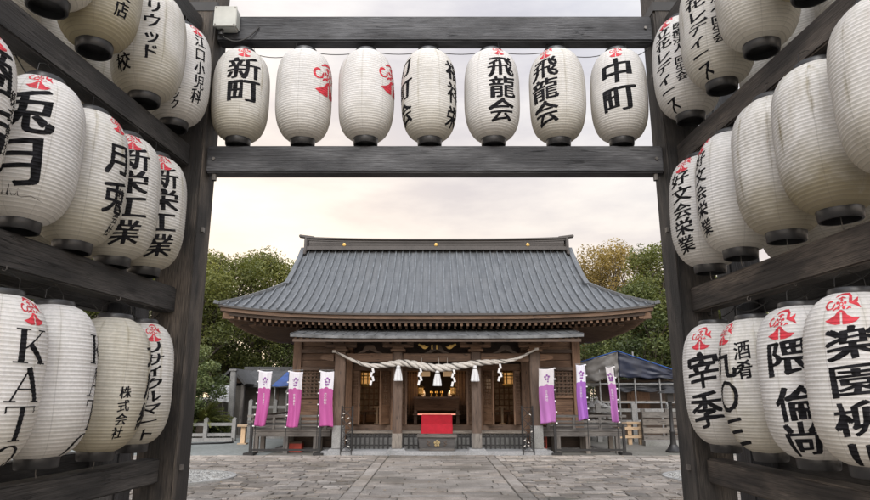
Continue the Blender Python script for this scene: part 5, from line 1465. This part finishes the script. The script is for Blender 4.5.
e = empty('lumber_frame', (at(635, 425, 20.5).x, 20.5, 0), 'raw timber trestle left of the grey board fence', 'trestle')
for px in (629, 640):
    p = at(px, 430, 20.5); MB().box((p.x, 20.5, .34), (.12, .12, .68)).build('leg', M['new_wood'], e)
for z in (.24, .5, .66): MB().bar((at(618, 430, 20.4).x, 20.41, z), (at(645, 430, 20.4).x, 20.41, z), .04, .08).build('rail', M['new_wood'], e)
xa = at(644, 430, 20.2).x; e = empty('board_fence', (xa, 20.2, 0), 'weathered grey board barrier with three wide rails at the right', 'fence')
for i in range(3): MB().box((xa + .75 * i, 20.2, .55), (.11, .11, 1.1)).build('post', M['grey_wood'], e)
for z in (.2, .45, .7, .92): MB().bar((xa - .05, 20.12, z), (xa + 1.75, 20.12, z), .04, .17).build('rail', M['grey_wood'], e)
MB().bar((xa - .1, 20.0, .08), (xa + 2.4, 20.0, .08), .3, .16).build('kerb', M['concrete'], e)
# black iron lamp stand
p = at(674, 452, 17.7); lx = p.x
e = empty('iron_lamp_stand', (lx, 17.7, 0), 'black cast iron stand with flared foot and small roof near the right gate post', 'lamp stand')
MB().lathe([(.22, 0), (.22, .04), (.17, .08), (.12, .16), (.10, .2)], 12, (lx, 17.7, .004)).build('foot', M['black_iron'], e, smooth=True)
MB().lathe([(.085, .2), (.065, .5), (.075, .52), (.075, .56), (.055, .6), (.05, 1.3), (.08, 1.34)], 12, (lx, 17.7, .004)).build('column', M['black_iron'], e, smooth=True)
MB().box((lx, 17.7, 1.46), (.17, .17, .22)).build('fire_box', M['black_iron'], e)
b = MB(); frus(b, lx, 17.7, 1.575, 1.70, .26, .05, .26, .05); b.build('cap_roof', M['black_iron'], e)
b = MB(); b.bar((lx - .25, 17.65, 1.2), (lx + .15, 17.65, 1.2), .03, .03); b.build('bracket', M['black_iron'], e)
# far ground clutter: low boundary wall
bw = empty('boundary_wall', (0, 46, 0), 'low grey boundary wall behind the trees', 'wall')
MB().span(-40, 40, 46, 46.2, 0, 1.1).build('wall_face', M['plaster'], bw); MB().span(-40, 40, 45.94, 46.26, 1.103, 1.18).build('coping', M['concrete'], bw)

# ------------------------------------------------------------------ TREES AND SHRUBS
def leaves(rng, clumps, n_per, size, spread):
    """clumps: list of (centre, radius, tint); returns vertex array, tint array"""
    V = []; T = []
    for c, r, t in clumps:
        n = int(n_per * (r / 1.0) ** 1.6)
        d = rng.normal(size=(n, 3)); d /= np.linalg.norm(d, axis=1)[:, None]
        rad = r * (rng.random(n) ** 0.42)[:, None]
        P = np.array(c) + d * rad * np.array(spread)
        a = rng.normal(size=(n, 3)); a[:, 2] *= .6; a /= np.linalg.norm(a, axis=1)[:, None]
        b = rng.normal(size=(n, 3)); b -= a * (a * b).sum(1)[:, None]; b /= np.linalg.norm(b, axis=1)[:, None]
        s = size * rng.uniform(.55, 1.3, n)[:, None]
        q = np.stack([P - a * s, P - b * s * .45, P + a * s, P + b * s * .45], 1)
        V.append(q); T.append(np.clip(t + rng.normal(0, .16, n), 0, 1))
    return np.concatenate(V), np.concatenate(T)
def leaf_obj(name, V, T, mat, parent):
    o0 = wloc(parent); n = len(V); co = (V.reshape(-1, 3) - np.array(o0)).astype(np.float32)
    me = bpy.data.meshes.new(name); me.vertices.add(n * 4); me.vertices.foreach_set('co', co.ravel())
    me.loops.add(n * 4); me.loops.foreach_set('vertex_index', np.arange(n * 4, dtype=np.int32))
    me.polygons.add(n); me.polygons.foreach_set('loop_start', np.arange(n, dtype=np.int32) * 4); me.polygons.foreach_set('loop_total', np.full(n, 4, dtype=np.int32))
    me.update()
    at_ = me.attributes.new('tint', 'FLOAT', 'FACE'); at_.data.foreach_set('value', T.astype(np.float32))
    me.materials.append(mat); o = bpy.data.objects.new(name, me); COL.objects.link(o); o.parent = parent; return o
def tree(x, y, h, cr, mat, lab, seed, bare=.32, n=170, size=.13, kind='broadleaf_tree', grp='trees round the precinct', nc=46):
    rng = np.random.default_rng(seed); rr = random.Random(seed)
    e = empty(kind, (x, y, 0), lab, 'tree', grp)
    tb = MB(); top = h * .8; tr = .045 * h
    lean = Vector((rr.uniform(-.4, .4), rr.uniform(-.4, .4), 0))
    tp = [Vector((x, y, 0)) + lean * (k / 6) ** 2 + Vector((0, 0, top * k / 6)) for k in range(7)]
    tb.tube(tp, [tr * .6 * (1.15 - k / 6) for k in range(7)], 9)
    clumps = []
    cz0 = h * bare; czm = (cz0 + h) / 2; hh = (h - cz0) / 2
    for i in range(nc):
        a = rr.random() * 6.283; zz = rr.uniform(-1, .95); rmax = math.sqrt(max(.03, 1 - abs(zz) ** 2.3)); q = cr * rmax * (rr.random() ** .55)
        c = (x + lean.x * .6 + q * math.cos(a), y + q * math.sin(a), czm + hh * zz * .9)
        r = cr * rr.uniform(.20, .38)
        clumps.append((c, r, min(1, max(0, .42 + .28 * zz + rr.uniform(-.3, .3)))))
        if i % 2 == 0:
            s_ = tp[min(6, max(1, int(6 * (c[2] * .62) / top)))]; cv = Vector(c); mid = s_.lerp(cv, .5) + Vector((0, 0, -.05 * cr)); 
            tb.tube([s_, mid, cv], [tr * .22, tr * .13, tr * .04], 5)
            for _ in range(2):
                tw = cv + Vector((rr.uniform(-1, 1), rr.uniform(-1, 1), rr.uniform(-.4, 1))) * r * 1.1; tb.tube([mid, tw], [tr * .08, tr * .02], 4)
    tb.build('trunk', M['bark'], e, smooth='all')
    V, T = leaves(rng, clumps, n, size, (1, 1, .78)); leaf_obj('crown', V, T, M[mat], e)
GT = 'trees round the precinct'
def tx_(px, Y): return (px - 435) / 618 * Y
T_ = [ # px, Y, height, crown radius, leaf, label
 (188, 33, 9.2, 3.2, 'leaf_green', 'green broadleaf tree half behind the left gate post'),
 (222, 36, 9.9, 3.5, 'leaf_green', 'tall rounded green tree left of the hall roof'),
 (262, 38, 10.2, 3.5, 'leaf_green', 'yellow green tree touching the left hip of the hall roof'),
 (296, 40, 10.5, 3.3, 'leaf_dark', 'dark green tree against the left end of the roof ridge'),
 (150, 34, 8.6, 3.2, 'leaf_dark', 'tree behind the left frame of lanterns'),
 (80, 30, 8.8, 3.5, 'leaf_green', 'tree far left, seen between the lantern rows'),
 (20, 28, 8.0, 3.5, 'leaf_green', 'tree at the left picture edge behind the lanterns'),
 (610, 38, 10.9, 3.3, 'leaf_autumn', 'thin russet autumn tree right of the roof ridge'),
 (640, 36, 10.3, 2.8, 'leaf_autumn', 'yellow brown autumn tree beside the right gate post'),
 (582, 44, 11.2, 2.8, 'leaf_autumn', 'sparse autumn tree touching the right end of the roof ridge'),
 (648, 31, 7.0, 2.4, 'leaf_dark', 'dark evergreen above the navy tarpaulin'),
 (612, 33, 6.6, 2.4, 'leaf_dark', 'dark evergreen under the right eave corner'),
 (675, 33, 9.8, 3.0, 'leaf_green', 'green tree half behind the right gate post'),
 (700, 36, 8.8, 3.2, 'leaf_dark', 'tree behind the right frame of lanterns'),
 (790, 32, 8.6, 3.4, 'leaf_green', 'tree far right, seen between the lantern rows'),
 (850, 29, 8.0, 3.4, 'leaf_green', 'tree at the right picture edge behind the lanterns'),
]
for i, (px, Y, h, cr, mat, lab) in enumerate(T_):
    aut = mat == 'leaf_autumn'
    tree(tx_(px, Y), Y, h, cr, mat, lab, 100 + i, bare=.16 if not aut else .25, n=380 if aut else 560, size=.085, kind='autumn_tree' if aut else 'broadleaf_tree', grp=GT, nc=64 if aut else 62)
tree(tx_(196, 22.5), 22.6, 3.3, 1.15, 'leaf_pale', 'small pale green tree beside the left gate post', 300, bare=.2, n=1500, size=.055, kind='small_tree', grp='shrubs by the left fence', nc=40)
tree(tx_(178, 23.5), 23.8, 2.9, 1.2, 'leaf_dark', 'dark low shrub tree behind the left gate post', 301, bare=.1, n=1100, size=.06, kind='small_tree', grp='shrubs by the left fence', nc=36)
def bush(x, y, w_, h, mat, lab, seed):
    rng = np.random.default_rng(seed); rr = random.Random(seed); e = empty('shrub', (x, y, 0), lab, 'shrub', 'shrubs by the left fence')
    cl_ = [((x + rr.uniform(-w_, w_), y + rr.uniform(-.4, .4), rr.uniform(.2, h)), rr.uniform(.22, .4), rr.uniform(.1, .8)) for _ in range(16)]
    V, T = leaves(rng, cl_, 1500, .06, (1, 1, .9)); leaf_obj('foliage', V, T, M[mat], e)
    b = MB(); 
    for k in range(5): b.tube([(x + rr.uniform(-.1, .1), y, 0), (x + rr.uniform(-w_, w_) * .6, y + rr.uniform(-.2, .2), h * .8)], [.02, .008], 5)
    b.build('stem', M['bark'], e)
bush(tx_(190, 22.4), 22.5, .5, .9, 'leaf_dark', 'dark leafy shrub behind the pale fence at the left', 310)
bush(tx_(226, 23.6), 23.5, .5, .75, 'leaf_dark', 'low dark shrub right of the cycad', 311)
bush(tx_(165, 22.2), 22.4, .7, 1.1, 'leaf_green', 'green shrub at the foot of the left gate post', 312)
# cycad
cx = tx_(212, 22.6); cy = 22.5
e = empty('cycad', (cx, cy, 0), 'spiky cycad with arching dark fronds behind the pale fence', 'plant')
MB().lathe([(.2, 0), (.22, .3), (.17, .6), (.0, .68)], 12, (cx, cy, 0)).build('trunk', M['bark'], e)
fr = MB(); rr = random.Random(5)
for k in range(64):
    a = rr.random() * 6.283; el = rr.uniform(.15, 1.3); L = rr.uniform(.95, 1.35); pts = []
    for s in range(9):
        u = s / 8; r_ = L * u * math.cos(el) + .04; z = .62 + L * (u * math.sin(el) - .42 * u * u)
        pts.append(Vector((cx + r_ * math.cos(a), cy + r_ * math.sin(a), max(.06, z))))
    sidev = Vector((-math.sin(a), math.cos(a), 0)); fr.tint = rr.uniform(.1, .8)
    fr.tube(pts, .009, 3, False)
    for s in range(1, 8):
        for f in (0, .33, .66):
            p = pts[s].lerp(pts[s + 1], f) if s < 8 else pts[s]; d = (pts[min(s + 1, 8)] - pts[s - 1]).normalized()
            for sg in (-1, 1):
                tip = p + sidev * sg * .15 * (1.1 - s / 9) + d * .09 + Vector((0, 0, .03)); fr.face([p - d * .02, p + d * .02, tip])
fr.build('frond', M['leaf_green'], e)
